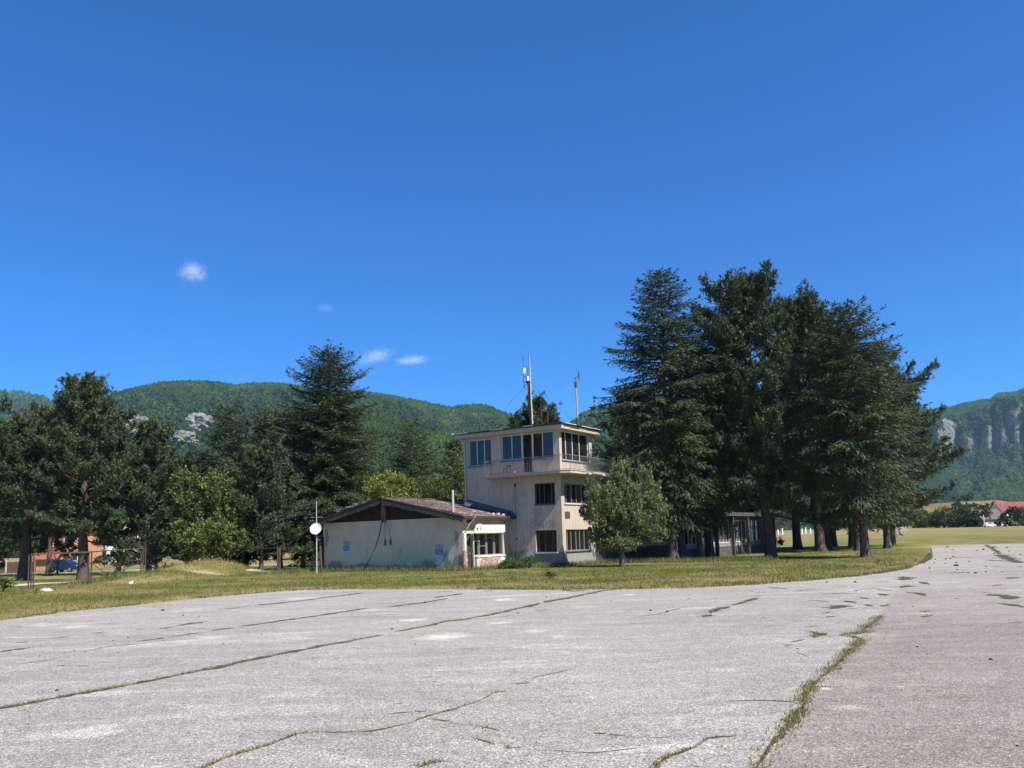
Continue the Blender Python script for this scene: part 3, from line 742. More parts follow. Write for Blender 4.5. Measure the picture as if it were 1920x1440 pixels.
sky_mid = [(900, 900), (1000, 850), (1060, 812), (1085, 792), (1100, 780), (1120, 770), (1150, 762), (1220, 750), (1400, 760), (1600, 800), (1800, 850)]
hill_mid = Hill('hills', sky_mid, 1300, 2600, lin, 17, M['hill'], 900, 1800, 80, 50)
sky_right = [(1500, 800), (1650, 785), (1745, 773), (1775, 769), (1800, 767), (1835, 759), (1862, 753), (1878, 753), (1886, 745), (1894, 740), (1905, 739), (1930, 738), (2000, 725), (2200, 715), (2500, 760)]
M['cliff'] = hill_mat('cliff_and_scrub', (0.016, 0.028, 0.014), (0.03, 0.046, 0.02), ((0.05, 0.05, 0.047), (0.27, 0.255, 0.235)), 0.46, 0.66)
cliffp = [(0, 0), (0.35, 0.16), (0.55, 0.36), (0.60, 0.46), (0.635, 0.66), (0.68, 0.78), (0.8, 0.88), (1, 1)]
hill_right = Hill('hills', sky_right, 1300, 3000, cliffp, 23, M['cliff'], 1450, 2500, 260, 110, amp=0.09, rug=1.6)

# crags on the near flank of the main hill
def on_hill(h, px, py):
    best = None
    for t in np.linspace(0.02, 1, 200):
        x, y, z = h.xyz([px], [t]); p = at(px, py, float(y[0]))
        if z[0] >= p.z: return Vector((float(x[0]), float(y[0]), float(z[0]))), t
    x, y, z = h.xyz([px], [1.0]); return Vector((float(x[0]), float(y[0]), float(z[0]))), 1.0
def rock_mat():
    q = NT('pale_crag_rock'); v = q.pos(); f = q.noise(v, 0.09, 8, 0.75); f2 = q.noise(v, 0.05, 6, 0.7)
    c = q.ramp(f, [(0.3, (0.10, 0.095, 0.09)), (0.55, (0.28, 0.255, 0.235)), (0.75, (0.46, 0.385, 0.335))])
    c = q.mix(q.ramp(f2, [(0.56, 0.0), (0.63, 0.9)]), c, (0.035, 0.06, 0.02))
    q.color(c); q.bump(f, 1.0, 4.0); q.set(Roughness=1.0, Specular_IOR_Level=0.0); return q.m
M['rock'] = rock_mat()
crag_boxes = []
def crag(px, py, wpx, hpx, seed, label):
    p, t = on_hill(hill_main, px, py)
    w = wpx / FPX * p.y; h = hpx / FPX * p.y
    b = bmesh.new(); bmesh.ops.create_icosphere(b, subdivisions=5, radius=1.0)
    for v in b.verts:
        c = v.co.copy()
        d = mnoise.fractal(c * 2.3 + Vector((seed, 0, 0)), 1.0, 2.1, 5) * 0.32 + abs(mnoise.noise(Vector((c.x * 5 + seed, c.y * 5, c.z * 1.6)))) * 0.28
        c *= 0.85 + d
        v.co = Vector((c.x * w / 2, c.y * w * 0.35, c.z * h / 2))
    me = bpy.data.meshes.new('crag'); b.to_mesh(me); b.free()
    o = link('crag', me, M['rock']); o.location = p + Vector((0, w * 0.1, 0)); tag(o, label, 'crag', 'rock outcrops on the hillside')
    crag_boxes.append((px - wpx * 0.5, px + wpx * 0.5, py - hpx * 0.55, py + hpx * 0.7))
crag(366, 802, 74, 52, 3.1, 'large pale grey and pinkish crag on the wooded hillside above the chestnut')
crag(340, 824, 50, 34, 9.7, 'lower grey rock slab at the foot of the largest crag')
crag(250, 806, 52, 50, 5.5, 'grey crag on the hillside just right of the tallest leftmost pine')
crag(316, 796, 12, 16, 7.9, 'tiny upright rock spike between the two big crags')
crag(432, 786, 26, 16, 2.2, 'small pale rock at the upper right of the largest crag')
crag(500, 790, 22, 24, 6.4, 'small pale scree rock on the slope left of the big spruce')
def skip_crag(px, t, x, y, z):
    # projected row of each candidate tree
    cr = np.array(CM.transposed()); P = np.stack([x, y, z - EYE], 0); q = cr @ P
    u = PX + FPX * q[0] / -q[2]; v = PY - FPX * q[1] / -q[2]
    k = np.zeros(len(x), bool)
    rr = vnoise(u * 0.2, v * 0.2, 3)
    for a, b_, c, d in crag_boxes: k |= (u > a) & (u < b_) & (v > c) & (v < d) & (rr > 0.28)
    return k
forest_obj('hill_forest', [canopy(hill_main, 80000, -30, 1120, 0.3, 1.0, 2.4, 4.6, 1, skip_crag)], M['forest'])
forest_obj('hill_forest', [canopy(hill_near, 30000, 380, 1000, 0.3, 1.0, 1.3, 2.4, 2)], M['forest'])
forest_obj('hill_forest', [canopy(hill_left, 3200, -30, 160, 0.3, 1.0, 8, 15, 3, lambda px, t, x, y, z: (t > 0.62) & (t < 0.72) & (px > 12) & (px < 80)), canopy(hill_mid, 2600, 1060, 1300, 0.4, 1.0, 6, 11, 4)], M['forest'])
def skip_cliff(px, t, x, y, z):
    x2, y2, z2 = hill_right.xyz(px, t + 0.006); sl = (z2 - z) / np.maximum(y2 - y, 1)
    return (sl > 0.75) & (rng(5).uniform(0, 1, len(x)) < 0.85)
forest_obj('hill_forest', [canopy(hill_right, 26000, 1700, 1960, 0.05, 1.0, 3.6, 7, 6, skip_cliff)], M['forest'])
# pale meadow on the far left hill
px = np.linspace(12, 80, 24); tt = np.linspace(0.62, 0.72, 8); P, T = np.meshgrid(px, tt); x, y, z = hill_left.xyz(P.ravel(), T.ravel())
idx = np.arange(P.size).reshape(P.shape); Fm = np.stack([idx[:-1, :-1], idx[:-1, 1:], idx[1:, 1:], idx[1:, :-1]], -1).reshape(-1, 4)
tag(link('meadow', fast_mesh('meadow', np.stack([x, y, z + 3], 1), Fm), simple('hay_meadow', (0.15, 0.15, 0.05), (0.24, 0.20, 0.08), 0.02)), kind='structure')
# tan field rising behind the far houses on the right
def slope_field():
    pxs = np.linspace(1690, 2100, 40); ts = np.linspace(0, 1, 24); P, T = np.meshgrid(pxs, ts)
    sk = [(1690, 955), (1760, 944), (1800, 940), (1876, 938), (1900, 942), (2100, 950)]
    V = []
    for a, t in zip(P.ravel(), T.ravel()):
        Yd = 440 + 360 * t; p = at(a, float(interp(sk, a)), 800); b = at(a, 985 + 0.03 * (1775 - a), Yd)
        V.append((b.x, Yd, 1.3 + (p.z - 1.3) * (t ** 1.2) + 0.8 * (float(vnoise(a * .05, t * 6, 2)) - .5) * t))
    idx = np.arange(P.size).reshape(P.shape); F = np.stack([idx[:-1, :-1], idx[:-1, 1:], idx[1:, 1:], idx[1:, :-1]], -1).reshape(-1, 4)
    return tag(link('field', fast_mesh('field', V, F), hill_mat('dry_hill_field', (0.17, 0.12, 0.055), (0.27, 0.20, 0.10)), smooth=True), kind='structure')
slope_field()
# ------------------------------------------------------------------ buildings
def wall_mesh(axis, fix, depth, u0, u1, z0, z1, ops, name):
    """wall in the plane axis=fix, `depth` thick (signed), with rectangular openings (u0,u1,z0,z1)"""
    us = sorted({u0, u1, *[o[0] for o in ops], *[o[1] for o in ops]}); zs_ = sorted({z0, z1, *[o[2] for o in ops], *[o[3] for o in ops]})
    def P(u, w, z): return (fix + w, u, z) if axis == 'x' else (u, fix + w, z)
    def hole(u, z): return any(o[0] < u < o[1] and o[2] < z < o[3] for o in ops)
    bm = bmesh.new(); cache = {}
    def vt(u, w, z):
        k = (round(u, 4), round(w, 4), round(z, 4))
        if k not in cache: cache[k] = bm.verts.new(P(u, w, z))
        return cache[k]
    def face(*a):
        try: bm.faces.new([vt(*q) for q in a])
        except ValueError: pass
    nu, nz = len(us) - 1, len(zs_) - 1
    S = [[not hole((us[i] + us[i + 1]) / 2, (zs_[j] + zs_[j + 1]) / 2) for j in range(nz)] for i in range(nu)]
    for i in range(nu):
        for j in range(nz):
            if not S[i][j]: continue
            a, b, c, d = us[i], us[i + 1], zs_[j], zs_[j + 1]
            face((a, 0, c), (b, 0, c), (b, 0, d), (a, 0, d)); face((a, depth, c), (a, depth, d), (b, depth, d), (b, depth, c))
            if i == 0 or not S[i - 1][j]: face((a, 0, c), (a, 0, d), (a, depth, d), (a, depth, c))
            if i == nu - 1 or not S[i + 1][j]: face((b, 0, c), (b, depth, c), (b, depth, d), (b, 0, d))
            if j == 0 or not S[i][j - 1]: face((a, 0, c), (a, depth, c), (b, depth, c), (b, 0, c))
            if j == nz - 1 or not S[i][j + 1]: face((a, 0, d), (b, 0, d), (b, depth, d), (a, depth, d))
    bmesh.ops.recalc_face_normals(bm, faces=bm.faces)
    me = bpy.data.meshes.new(name); bm.to_mesh(me); bm.free(); return me

def box_at(mb, axis, fix, w0, w1, u0, u1, z0, z1):
    w0, w1 = sorted((w0, w1))
    if axis == 'x': mb.box(fix + w0, fix + w1, u0, u1, z0, z1)
    else: mb.box(u0, u1, fix + w0, fix + w1, z0, z1)

def window(parent, axis, fix, sgn, u0, u1, z0, z1, mull, fm, glass=None, rec=0.10, fw=0.055, name='window', hbars=(), skip=(), sill=None, mw=None):
    """frame with mullions set back in its opening; one pane per bay"""
    mw = mw or fw
    mb = MB(); a, b = rec * sgn, (rec + 0.07) * sgn; e = 0.002
    box_at(mb, axis, fix, a, b, u0 + e, u0 + fw, z0 + e, z1 - e); box_at(mb, axis, fix, a, b, u1 - fw, u1 - e, z0 + e, z1 - e)
    box_at(mb, axis, fix, a, b, u0 + fw, u1 - fw, z0 + e, z0 + fw); box_at(mb, axis, fix, a, b, u0 + fw, u1 - fw, z1 - fw, z1 - e)
    for m_ in mull: box_at(mb, axis, fix, a - 0.004 * sgn, b, m_ - mw / 2, m_ + mw / 2, z0 + fw, z1 - fw)
    for (hz, ha, hb) in hbars: box_at(mb, axis, fix, a + 0.008 * sgn, b - 0.008 * sgn, ha, hb, hz - 0.02, hz + 0.02)
    w = mb.build(name, fm, parent)
    if glass:
        ed_ = [u0 + fw] + [q for m_ in mull for q in (m_ - mw / 2, m_ + mw / 2)] + [u1 - fw]
        for i in range(0, len(ed_), 2):
            if i // 2 in skip: continue
            p = MB(); box_at(p, axis, fix, a + 0.03 * sgn, a + 0.036 * sgn, ed_[i], ed_[i + 1], z0 + fw, z1 - fw)
            p.build('pane', glass, w)
    if sill:
        p = MB(); box_at(p, axis, fix, -0.07 * sgn, rec * sgn - 0.002 * sgn, u0 - 0.06, u1 + 0.06, z0 - 0.07, z0 - 0.003); p.build('sill', sill, w)
    return w

def stroke_text(parent, axis, fix, sgn, glyphs, u0, z0, du, w, m, name='graffiti', flip=True):
    """hand written strokes: glyphs = list of polylines in letter space (0..1 wide, 0..1 high), drawn as thin raised ribbons"""
    mb = MB()
    for gx_, gy_, s, pls in glyphs:
        for pl in pls:
            pts = []
            for (a, b) in pl:
                u = u0 + (-1 if flip else 1) * (gx_ + a * s * 0.62); z = z0 + gy_ + b * s
                pts.append((fix - 0.004 * sgn, u, z) if axis == 'x' else (u, fix - 0.004 * sgn, z))
            for a, b in zip(pts[:-1], pts[1:]): mb.bar(a, b, 0.006 if False else w, w) if False else mb.tube([a, b], w / 2, 5)
    # flatten against the wall
    k = 0 if axis == 'x' else 1
    mb.v = [tuple((fix - sgn * (0.002 + 0.02 * abs(c - (fix - 0.004 * sgn)) )) if i == k else c for i, c in enumerate(v)) for v in mb.v]
    return mb.build(name, m, parent)
GL = {
 'О': [[(.2, 0), (0, .3), (0, .7), (.2, 1), (.7, 1), (1, .7), (1, .3), (.7, 0), (.2, 0)]],
 'В': [[(0, 0), (0, 1), (.6, 1), (.8, .8), (.6, .55), (0, .52)], [(.6, .55), (1, .3), (.7, 0), (0, 0)]],
 'Ј': [[(.2, 1), (.9, 1)], [(.7, 1), (.7, .15), (.45, 0), (.1, .1)]],
 'Е': [[(.9, 1), (0, 1), (0, 0), (.9, 0)], [(0, .5), (.7, .5)]],
 'С': [[(1, .85), (.6, 1), (.15, .8), (0, .4), (.2, .05), (.6, 0), (1, .15)]],
 'Р': [[(0, 0), (0, 1), (.7, 1), (.95, .75), (.7, .48), (0, .48)]],
 'Б': [[(.9, 1), (0, 1), (0, 0), (.7, 0), (.95, .25), (.7, .5), (0, .5)]],
 'И': [[(0, 1), (0, 0), (.9, 1), (.9, 0)]],
 'А': [[(0, 0), (.5, 1), (1, 0)], [(.2, .4), (.8, .4)]],
 'У': [[(0, 1), (.5, .45)], [(1, 1), (.2, 0)]],
 'Т': [[(0, 1), (1, 1)], [(.5, 1), (.5, 0)]],
 'З': [[(0, .9), (.5, 1), (.9, .75), (.5, .52), (.95, .25), (.5, 0), (0, .1)]],
 'Л': [[(0, 0), (.4, 1), (.9, 1), (.9, 0)]],
 '5': [[(.9, 1), (.2, 1), (.1, .55), (.6, .6), (.95, .3), (.6, 0), (.05, .1)]],
 '8': [[(.5, .52), (.1, .75), (.5, 1), (.9, .75), (.5, .52), (.05, .25), (.5, 0), (.95, .25), (.5, .52)]],
}

# ---- control tower: local x runs along the sunny face, local y along the shaded face
T = thing('control_tower', 'cream three storey control tower with balcony and glazed top floor', 'tower', TC, RZ)
TL, TW, TH = 7.3, 4.4, 8.55
openL = [(5.15, 6.95, 6.68, 8.42), (2.02, 2.80, 5.90, 8.5), (2.80, 4.35, 6.86, 8.5), (0.45, 2.02, 6.82, 8.5), (0.44, 1.92, 3.93, 5.25), (0.43, 1.94, 0.93, 2.30)]
openR = [(0.30, 3.98, 6.66, 8.5), (0.40, 3.75, 3.94, 5.2), (0.44, 3.72, 0.96, 2.30)]
link('wall', wall_mesh('x', 0, 0.25, 0, TL, -0.3, TH, openL, 'wall'), M['tower'], T)
link('wall', wall_mesh('y', 0, 0.25, 0.25, TW, -0.3, TH, openR, 'wall'), M['tower'], T)
link('wall', wall_mesh('x', TW, -0.25, 0.25, TL, -0.3, TH, [(1.0, 2.0, 6.7, 8.4)], 'wall'), M['tower'], T)
link('wall', wall_mesh('y', TL, -0.25, 0.25, TW - 0.25, -0.3, TH, [(0.8, 3.4, 6.7, 8.4)], 'wall'), M['tower'], T)
fl = MB()
for z in (-0.05, 2.75, 5.68): fl.box(0.255, TW - 0.255, 0.255, TL - 0.255, z, z + 0.16)
fl.build('floor_slab', M['inner'], T)
MB().box(0.255, TW - 0.255, 4.6, 4.72, 0.12, 5.67).build('partition', M['inner'], T)
# roof slab, soffit paint and ragged bitumen edge
ov = 0.44
MB().box(-ov, TW + ov, -ov, TL + ov, TH + 0.002, TH + 0.24).build('roof_slab', M['soffit'], T)
rf = MB(); rf.box(-ov - 0.05, TW + ov + 0.05, -ov - 0.05, TL + ov + 0.05, TH + 0.243, TH + 0.30); roof = rf.build('roof', M['tar'], T)
ga = rng(5)
y = -ov - 0.1
while y < TL + ov:
    w = float(ga.uniform(0.5, 1.1)); s = float(ga.uniform(0.0, 0.05)); zz = TH + 0.303 + float(ga.uniform(0, .015))
    MB().box(-ov - 0.10 - s, -ov + 0.25, y + 0.01, min(y + w, TL + ov + .1), zz - .0, zz + 0.035).build('edge_strip', M['tar'] if ga.random() < .6 else M['sheet_edge'], roof); y += w
x = -ov + 0.26
while x < TW + ov:
    w = float(ga.uniform(0.5, 1.0)); s = float(ga.uniform(0.0, 0.06)); zz = TH + 0.303 + float(ga.uniform(0, .02))
    MB().box(x + 0.01, min(x + w, TW + ov + .15), -ov - 0.12 - s, -ov + 0.25, zz, zz + 0.04).build('edge_strip', M['sheet_edge'] if ga.random() < .85 else M['tar'], roof); x += w
# top floor glazing
window(T, 'x', 0, 1, 5.15, 6.95, 6.68, 8.42, [5.72, 6.32], M['whiteframe'], M['glass'], sill=M['sill'])
window(T, 'x', 0, 1, 2.80, 4.35, 6.86, 8.5, [3.57], M['whiteframe'], M['glass'], sill=M['sill'])
window(T, 'x', 0, 1, 0.45, 2.02, 6.82, 8.5, [1.27], M['whiteframe'], M['glass'], sill=M['sill'], skip=(1,))
window(T, 'x', 0, 1, 2.02, 2.80, 5.90, 8.5, [], M['whiteframe'], None, name='balcony_door')
window(T, 'y', 0, 1, 0.30, 3.98, 6.66, 8.5, [0.98, 1.86, 2.80], M['whiteframe'], M['glass'], sill=M['sill'])
window(T, 'x', TW, -1, 1.0, 2.0, 6.7, 8.4, [1.5], M['whiteframe'], M['glass'])
window(T, 'y', TL, -1, 0.8, 3.4, 6.7, 8.4, [1.7, 2.5], M['whiteframe'], M['glass'])
for (a, b) in ((3.65, 4.3), (2.9, 3.3), (5.2, 5.6), (6.4, 6.8), (.55, .8)):
    n = 14; vs = []
    for i in range(n):
        yy = a + (b - a) * i / (n - 1); vs += [(0.34 + 0.03 * math.sin(i * 2.1), yy, 6.0), (0.34 + 0.03 * math.sin(i * 2.1), yy, 8.4)]
    MB().add(vs, [(2 * i, 2 * i + 2, 2 * i + 3, 2 * i + 1) for i in range(n - 1)]).build('curtain', M['curtain'], T)
MB().box(1.0, 2.6, 3.0, 3.7, 5.85, 6.6).build('console_desk', M['inner'], T)
# lower windows: broken, no glass left
window(T, 'x', 0, 1, 0.44, 1.92, 3.93, 5.25, [0.74, 1.27, 1.62], M['darkframe'], None, sill=M['darkframe'], fw=0.06, mw=0.045)
window(T, 'x', 0, 1, 0.43, 1.94, 0.93, 2.30, [0.78, 1.30, 1.76], M['darkframe'], None, sill=M['whiteframe'], fw=0.06, mw=0.05)
window(T, 'y', 0, 1, 0.40, 3.75, 3.94, 5.2, [0.78, 1.52, 2.15, 2.9], M['greyframe'], M['glass'], sill=M['whiteframe'], skip=(0, 1, 3))
window(T, 'y', 0, 1, 0.44, 3.72, 0.96, 2.30, [0.75, 1.25, 1.9, 2.4, 3.0], M['greyframe'], None, sill=M['darkframe'])
# balcony slab on three sides
bz0, bz1 = 5.72, 5.88
bs = MB(); bs.prism([(-1.05, 5.25), (-1.05, -0.55), (-0.75, -1.12), (5.45, -1.12), (5.45, 1.5), (TW + 0.002, 1.5), (TW + 0.002, -0.002), (-0.002, -0.002), (-0.002, 5.25)], 'z', bz0, bz1)
bal = bs.build('balcony_slab', M['soffit'], T)
ed = MB(); ed.prism([(-1.08, 5.28), (-1.08, -0.56), (-0.77, -1.15), (5.48, -1.15), (5.48, 1.53), (5.40, 1.53), (5.40, -1.07), (-0.73, -1.07), (-1.0, -0.53), (-1.0, 5.28)], 'z', bz1 + 0.002, bz1 + 0.03)
ed.build('slab_edge', M['concrete'], T)
railpts = [(-0.02, 5.15), (-0.98, 5.15), (-0.98, -0.53), (-0.71, -1.04), (5.38, -1.04), (5.38, 1.45)]
rl = MB()
for a, b in zip(railpts[:-1], railpts[1:]):
    rl.bar((*a, bz1 + 0.95), (*b, bz1 + 0.95), 0.05, 0.04); rl.bar((*a, bz1 + 0.10), (*b, bz1 + 0.10), 0.025)
railing = rl.build('railing', M['rail'], T)
bal_me = MB().box(-0.009, 0.009, -0.009, 0.009, 0.03, 0.93).mesh('baluster')
for a, b in zip(railpts[:-1], railpts[1:]):
    a, b = Vector(a), Vector(b); n = max(2, round((b - a).length / 0.165))
    for i in range(n):
        p = a.lerp(b, i / n); o = link('baluster', bal_me, M['rail'], railing); o.location = (p.x, p.y, bz1)
MB().box(2.0, 3.6, -1.30, -1.17, bz1 - 0.06, bz1 - 0.03).build('loose_edge_board', M['sheet_edge'], T)
# pipes on the tower
pp = MB(); pp.tube([(-0.07, 3.42, 5.3), (-0.07, 3.44, 3.7), (-0.07, 3.55, 1.0), (-0.10, 3.58, 0.8), (-0.12, 3.40, 0.1)], 0.045, 8); pp.build('downpipe', M['pale'], T)
pp = MB(); pp.tube([(-0.06, 7.2, 8.5), (-0.1, 7.25, 8.1), (-0.06, 7.22, 6.0), (-0.06, 7.22, 3.6)], 0.05, 8); pp.tube([(-0.6, 7.85, 8.88), (-0.5, 7.6, 8.85), (-0.35, 7.4, 8.55), (-0.06, 7.2, 8.3)], 0.045, 8); pp.build('downpipe', M['pale'], T)
MB().box(-0.05, -0.002, 3.30, 3.44, 5.12, 5.34).build('lamp_bracket', M['black'], T)
MB().box(-0.03, -0.002, 3.28, 3.36, 1.75, 1.9).build('junction_box', M['darkframe'], T)
MB().box(0.38, 1.0, -0.03, -0.002, 3.0, 3.42).build('plaque', M['darkframe'], T)
# graffiti: ОВО ЈЕ СРБИЈА and УЗТ
def word(txt, x, z, s, gap=0.06, jit=0.02):
    out = []
    for i, ch in enumerate(txt):
        if ch != ' ': out.append((x, z + R.uniform(-jit, jit), s, GL[ch]))
        x += s * 0.62 + gap
    return out
stroke_text(T, 'x', 0, 1, word('ОВО', 0, 0, 0.34), 2.25, 3.36, 0, 0.028, M['graf'])
stroke_text(T, 'x', 0, 1, word('ЈЕ', 0, 0, 0.34), 2.05, 2.95, 0, 0.028, M['graf'])
stroke_text(T, 'x', 0, 1, word('СРБИЈА', 0, 0, 0.42), 2.33, 2.45, 0, 0.03, M['graf'])
stroke_text(T, 'x', 0, 1, [(0, .42, .3, GL['У']), (.02, .1, .28, GL['З']), (0.02, -.22, .28, GL['Т'])], 2.95, 1.55, 0, 0.028, M['graf'])
stroke_text(T, 'x', 0, 1, [(0, 0, .3, [[(0, .1), (1, .3)], [(0, .5), (1.2, .62)], [(.1, .8), (1.1, 1)]])], 0.95, 2.55, 0, 0.03, M['graf_red'])
stroke_text(T, 'x', 0, 1, [(0, 0, .35, [[(0, 0), (.2, .9), (.9, .7), (1.6, .1)], [(.6, .1), (.8, .6)], [(1.2, -.2), (1.4, .5)]])], 2.95, 4.1, 0, 0.05, M['graf_pale'])
# plaster fallen away at the foot of the shaded wall
def blot(parent, axis, fix, sgn, c, w, h, seed, m, name='bare_patch', n=26, off=0.006):
    ga = rng(seed); vs = []
    def P(u, z): return (fix - off * sgn, u, z) if axis == 'x' else (u, fix - off * sgn, z)
    vs = [P(*c)]
    for i in range(n):
        t = 2 * math.pi * i / n; r = 0.62 + 0.55 * float(ga.random())
        vs.append(P(c[0] + math.cos(t) * w / 2 * r, max(c[1] + math.sin(t) * h / 2 * r, 0.0)))
    mb = MB(); mb.add(vs, [(0, 1 + i, 1 + (i + 1) % n) for i in range(n)]); return mb.build(name, m, parent)
M['bare'] = simple('bare_grey_render', (0.20, 0.19, 0.16), (0.33, 0.30, 0.26), 8, bump=0.4)
M['sunlit_scrape'] = simple('pale_sunlit_scraped_render', (0.44, 0.43, 0.41), (0.54, 0.53, 0.5), 8, bump=0.3)
blot(T, 'x', 0, 1, (3.0, 0.62), 1.25, 0.7, 3, M['bare']); blot(T, 'x', 0, 1, (2.35, 0.75), 0.62, 0.95, 4, M['sunlit_scrape'], 'sunlit_scraped_patch', off=0.008)  # pale scraped patch also carries the sunlit spot in its colour
blot(T, 'x', 0, 1, (1.1, 0.32), 1.5, 0.62, 6, M['bare']); blot(T, 'y', 0, 1, (2.1, 0.35), 3.2, 0.8, 7, M['bare'])

# ---- wing beside the tower, under the trees
W = thing('terminal_wing', 'long low wing with white window bands in deep shade behind the pines', 'building', WK, RZ)
WL, WD, WH = 20.6, 9.0, 3.05
endo = [(0.4, 4.1, 1.42, 2.75), (4.6, 8.3, 1.42, 2.75)]
M['wingwall'] = simple('shaded_wing_plaster', (0.065, 0.060, 0.056), (0.10, 0.094, 0.088), 2)  # plaster colour darkened to stand in for deep shade under the trees
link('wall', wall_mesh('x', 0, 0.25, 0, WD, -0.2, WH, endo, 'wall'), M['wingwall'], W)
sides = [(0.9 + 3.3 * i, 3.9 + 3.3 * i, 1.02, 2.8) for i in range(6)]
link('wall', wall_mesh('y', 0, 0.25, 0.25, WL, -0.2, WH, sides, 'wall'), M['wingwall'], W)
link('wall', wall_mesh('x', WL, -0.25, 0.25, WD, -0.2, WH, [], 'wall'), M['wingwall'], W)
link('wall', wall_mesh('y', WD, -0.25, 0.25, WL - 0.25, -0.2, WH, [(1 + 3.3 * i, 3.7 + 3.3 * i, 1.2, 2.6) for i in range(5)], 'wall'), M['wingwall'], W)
MB().box(-0.25, WL + 0.6, -1.4, WD + 0.3, WH + 0.002, WH + 0.28).build('roof', M['darkgrey'], W)
MB().box(0.255, WL - 0.255, 0.255, WD - 0.255, -0.05, 0.1).build('floor_slab', M['inner'], W)
MB().box(-0.05, -0.002, 0.3, 8.7, 1.06, 1.38).build('sill_band', M['panel'], W)
window(W, 'x', 0, 1, 0.4, 4.1, 1.42, 2.75, [1.2, 1.9, 2.6, 3.4], M['greyframe'], M['wingglass']); window(W, 'x', 0, 1, 4.6, 8.3, 1.42, 2.75, [5.4, 6.1, 6.9, 7.6], M['greyframe'], M['wingglass'])
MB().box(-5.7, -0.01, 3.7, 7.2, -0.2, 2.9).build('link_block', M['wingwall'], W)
for i, (a, b, c, d) in enumerate(sides):
    w = (b - a) / 4
    f = window(W, 'y', 0, 1, a, b, c, d, [a + w, a + 2 * w, a + 3 * w], M['whiteframe'], M['wingglass'], skip=((0, 2), (1,), (), (3,), (), (1,))[i], rec=0.06)
    MB().box(a, b, -0.03, -0.003, 0.72, 1.0).build('apron_panel', M['greyframe'], f)  # panels take the dark window paint to stand in for deep shade
for x in (0.15, 3.9, 7.6, 11.3, 15.0, 18.7): MB().box(x - 0.11, x + 0.11, -1.32, -1.10, -0.2, WH).build('column', M['darkgrey'], W)

# ---- low house with gable towards the apron: local x runs back along its sunny side, local y along the gable wall
Hs = thing('gabled_outbuilding', 'low grey plastered outbuilding with shallow rusty gable roof and posters', 'house', HC, RZ)
HW, HD, EV, RG, RZ_ = 11.4, 5.068, 3.3, 4.66, 5.85
OVF, OVS = 0.62, 0.50
sl = (RG - EV) / (RZ_ + OVS)
def roof_z(y): return RG - abs(y - RZ_) * (RG - EV) / ((RZ_ + OVS) if y < RZ_ else (HW + OVS + 0.1 - RZ_))
link('wall', wall_mesh('x', 0, 0.3, 0, HW, -0.4, 3.22, [], 'wall'), M['house'], Hs)
sideo = [(0.22, 0.90, 0.0, 2.22), (0.92, 4.30, 0.88, 2.22)]
link('wall', wall_mesh('y', 0, 0.3, 0.3, HD, -0.4, 3.22, [(0.3, 0.90, -0.1, 2.22), (0.92, 4.30, 0.88, 2.22)], 'wall'), M['house'], Hs)
link('wall', wall_mesh('y', HW, -0.3, 0.3, 9.6, -0.6, 3.22, [], 'wall'), M['house'], Hs)
link('wall', wall_mesh('x', 9.6, -0.3, 3.4, HW - 0.3, -0.6, 3.22, [], 'wall'), M['house'], Hs)
MB().box(0.31, 9.0, 0.31, HW - 0.31, -0.05, 0.06).build('floor_slab', M['inner'], Hs)
MB().box(0.31, 5.0, 4.2, 4.32, 0.06, 3.2).build('partition', M['inner'], Hs)
# planks of the gable, set back under the eaves
y = 0.35
while y < HW - 0.35:
    w = 0.14 + 0.05 * R.random(); zt = roof_z(y + w / 2) - 0.14
    if zt > 3.27: MB().box(0.05 + 0.012 * R.random(), 0.085, y, y + w - 0.012, 3.223, zt).build('plank', M['wood'], Hs)
    y += w
MB().box(0.09, 0.2, 0.3, HW - 0.3, 3.223, 3.4).build('gable_backing', M['black'], Hs)
MB().prism([(0.3, 3.224), (HW - 0.3, 3.224), (RZ_, RG - 0.16)], 'x', 0.10, 0.16).build('gable_board', M['wood'], Hs)
MB().box(-0.10, 0.045, 5.95, 6.24, 3.1, RG - 0.2).build('king_post', M['woodpost'], Hs)
# roof deck and rusty sheets
def slope(yA, yB, x0, x1, t0=0.0, th=0.08, name='roof_deck', m=None):
    mb = MB(); zA, zB = roof_z(yA) - 0.10 + t0, roof_z(yB) - 0.10 + t0
    mb.add([(x0, yA, zA), (x1, yA, zA), (x1, yB, zB), (x0, yB, zB), (x0, yA, zA - th), (x1, yA, zA - th), (x1, yB, zB - th), (x0, yB, zB - th)],
           [(0, 1, 2, 3), (7, 6, 5, 4), (0, 4, 5, 1), (1, 5, 6, 2), (2, 6, 7, 3), (3, 7, 4, 0)])
    return mb.build(name, m or M['fascia'], Hs)
slope(-OVS, RZ_, -OVF, HD - 0.01); slope(RZ_ + .001, HW + OVS + .1, -OVF, 9.9); slope(3.42, RZ_, HD - 0.009, 9.9)
def sheet(xa, xb, ya, yb, lift):
    n = 28; vs = []; fs = []
    for i in range(n + 1):
        x = xa + (xb - xa) * i / n; cz = 0.018 * math.sin(i * math.pi / 2)
        for k in range(3):
            yy = ya + (yb - ya) * k / 2; vs.append((x, yy, roof_z(yy) - 0.07 + lift + cz))
    for i in range(n):
        for k in range(2): a = i * 3 + k; fs.append((a, a + 3, a + 4, a + 1))
    mb = MB(); mb.add(vs, fs); o = mb.build('roof_sheet', M['roofsheet'], Hs); return o
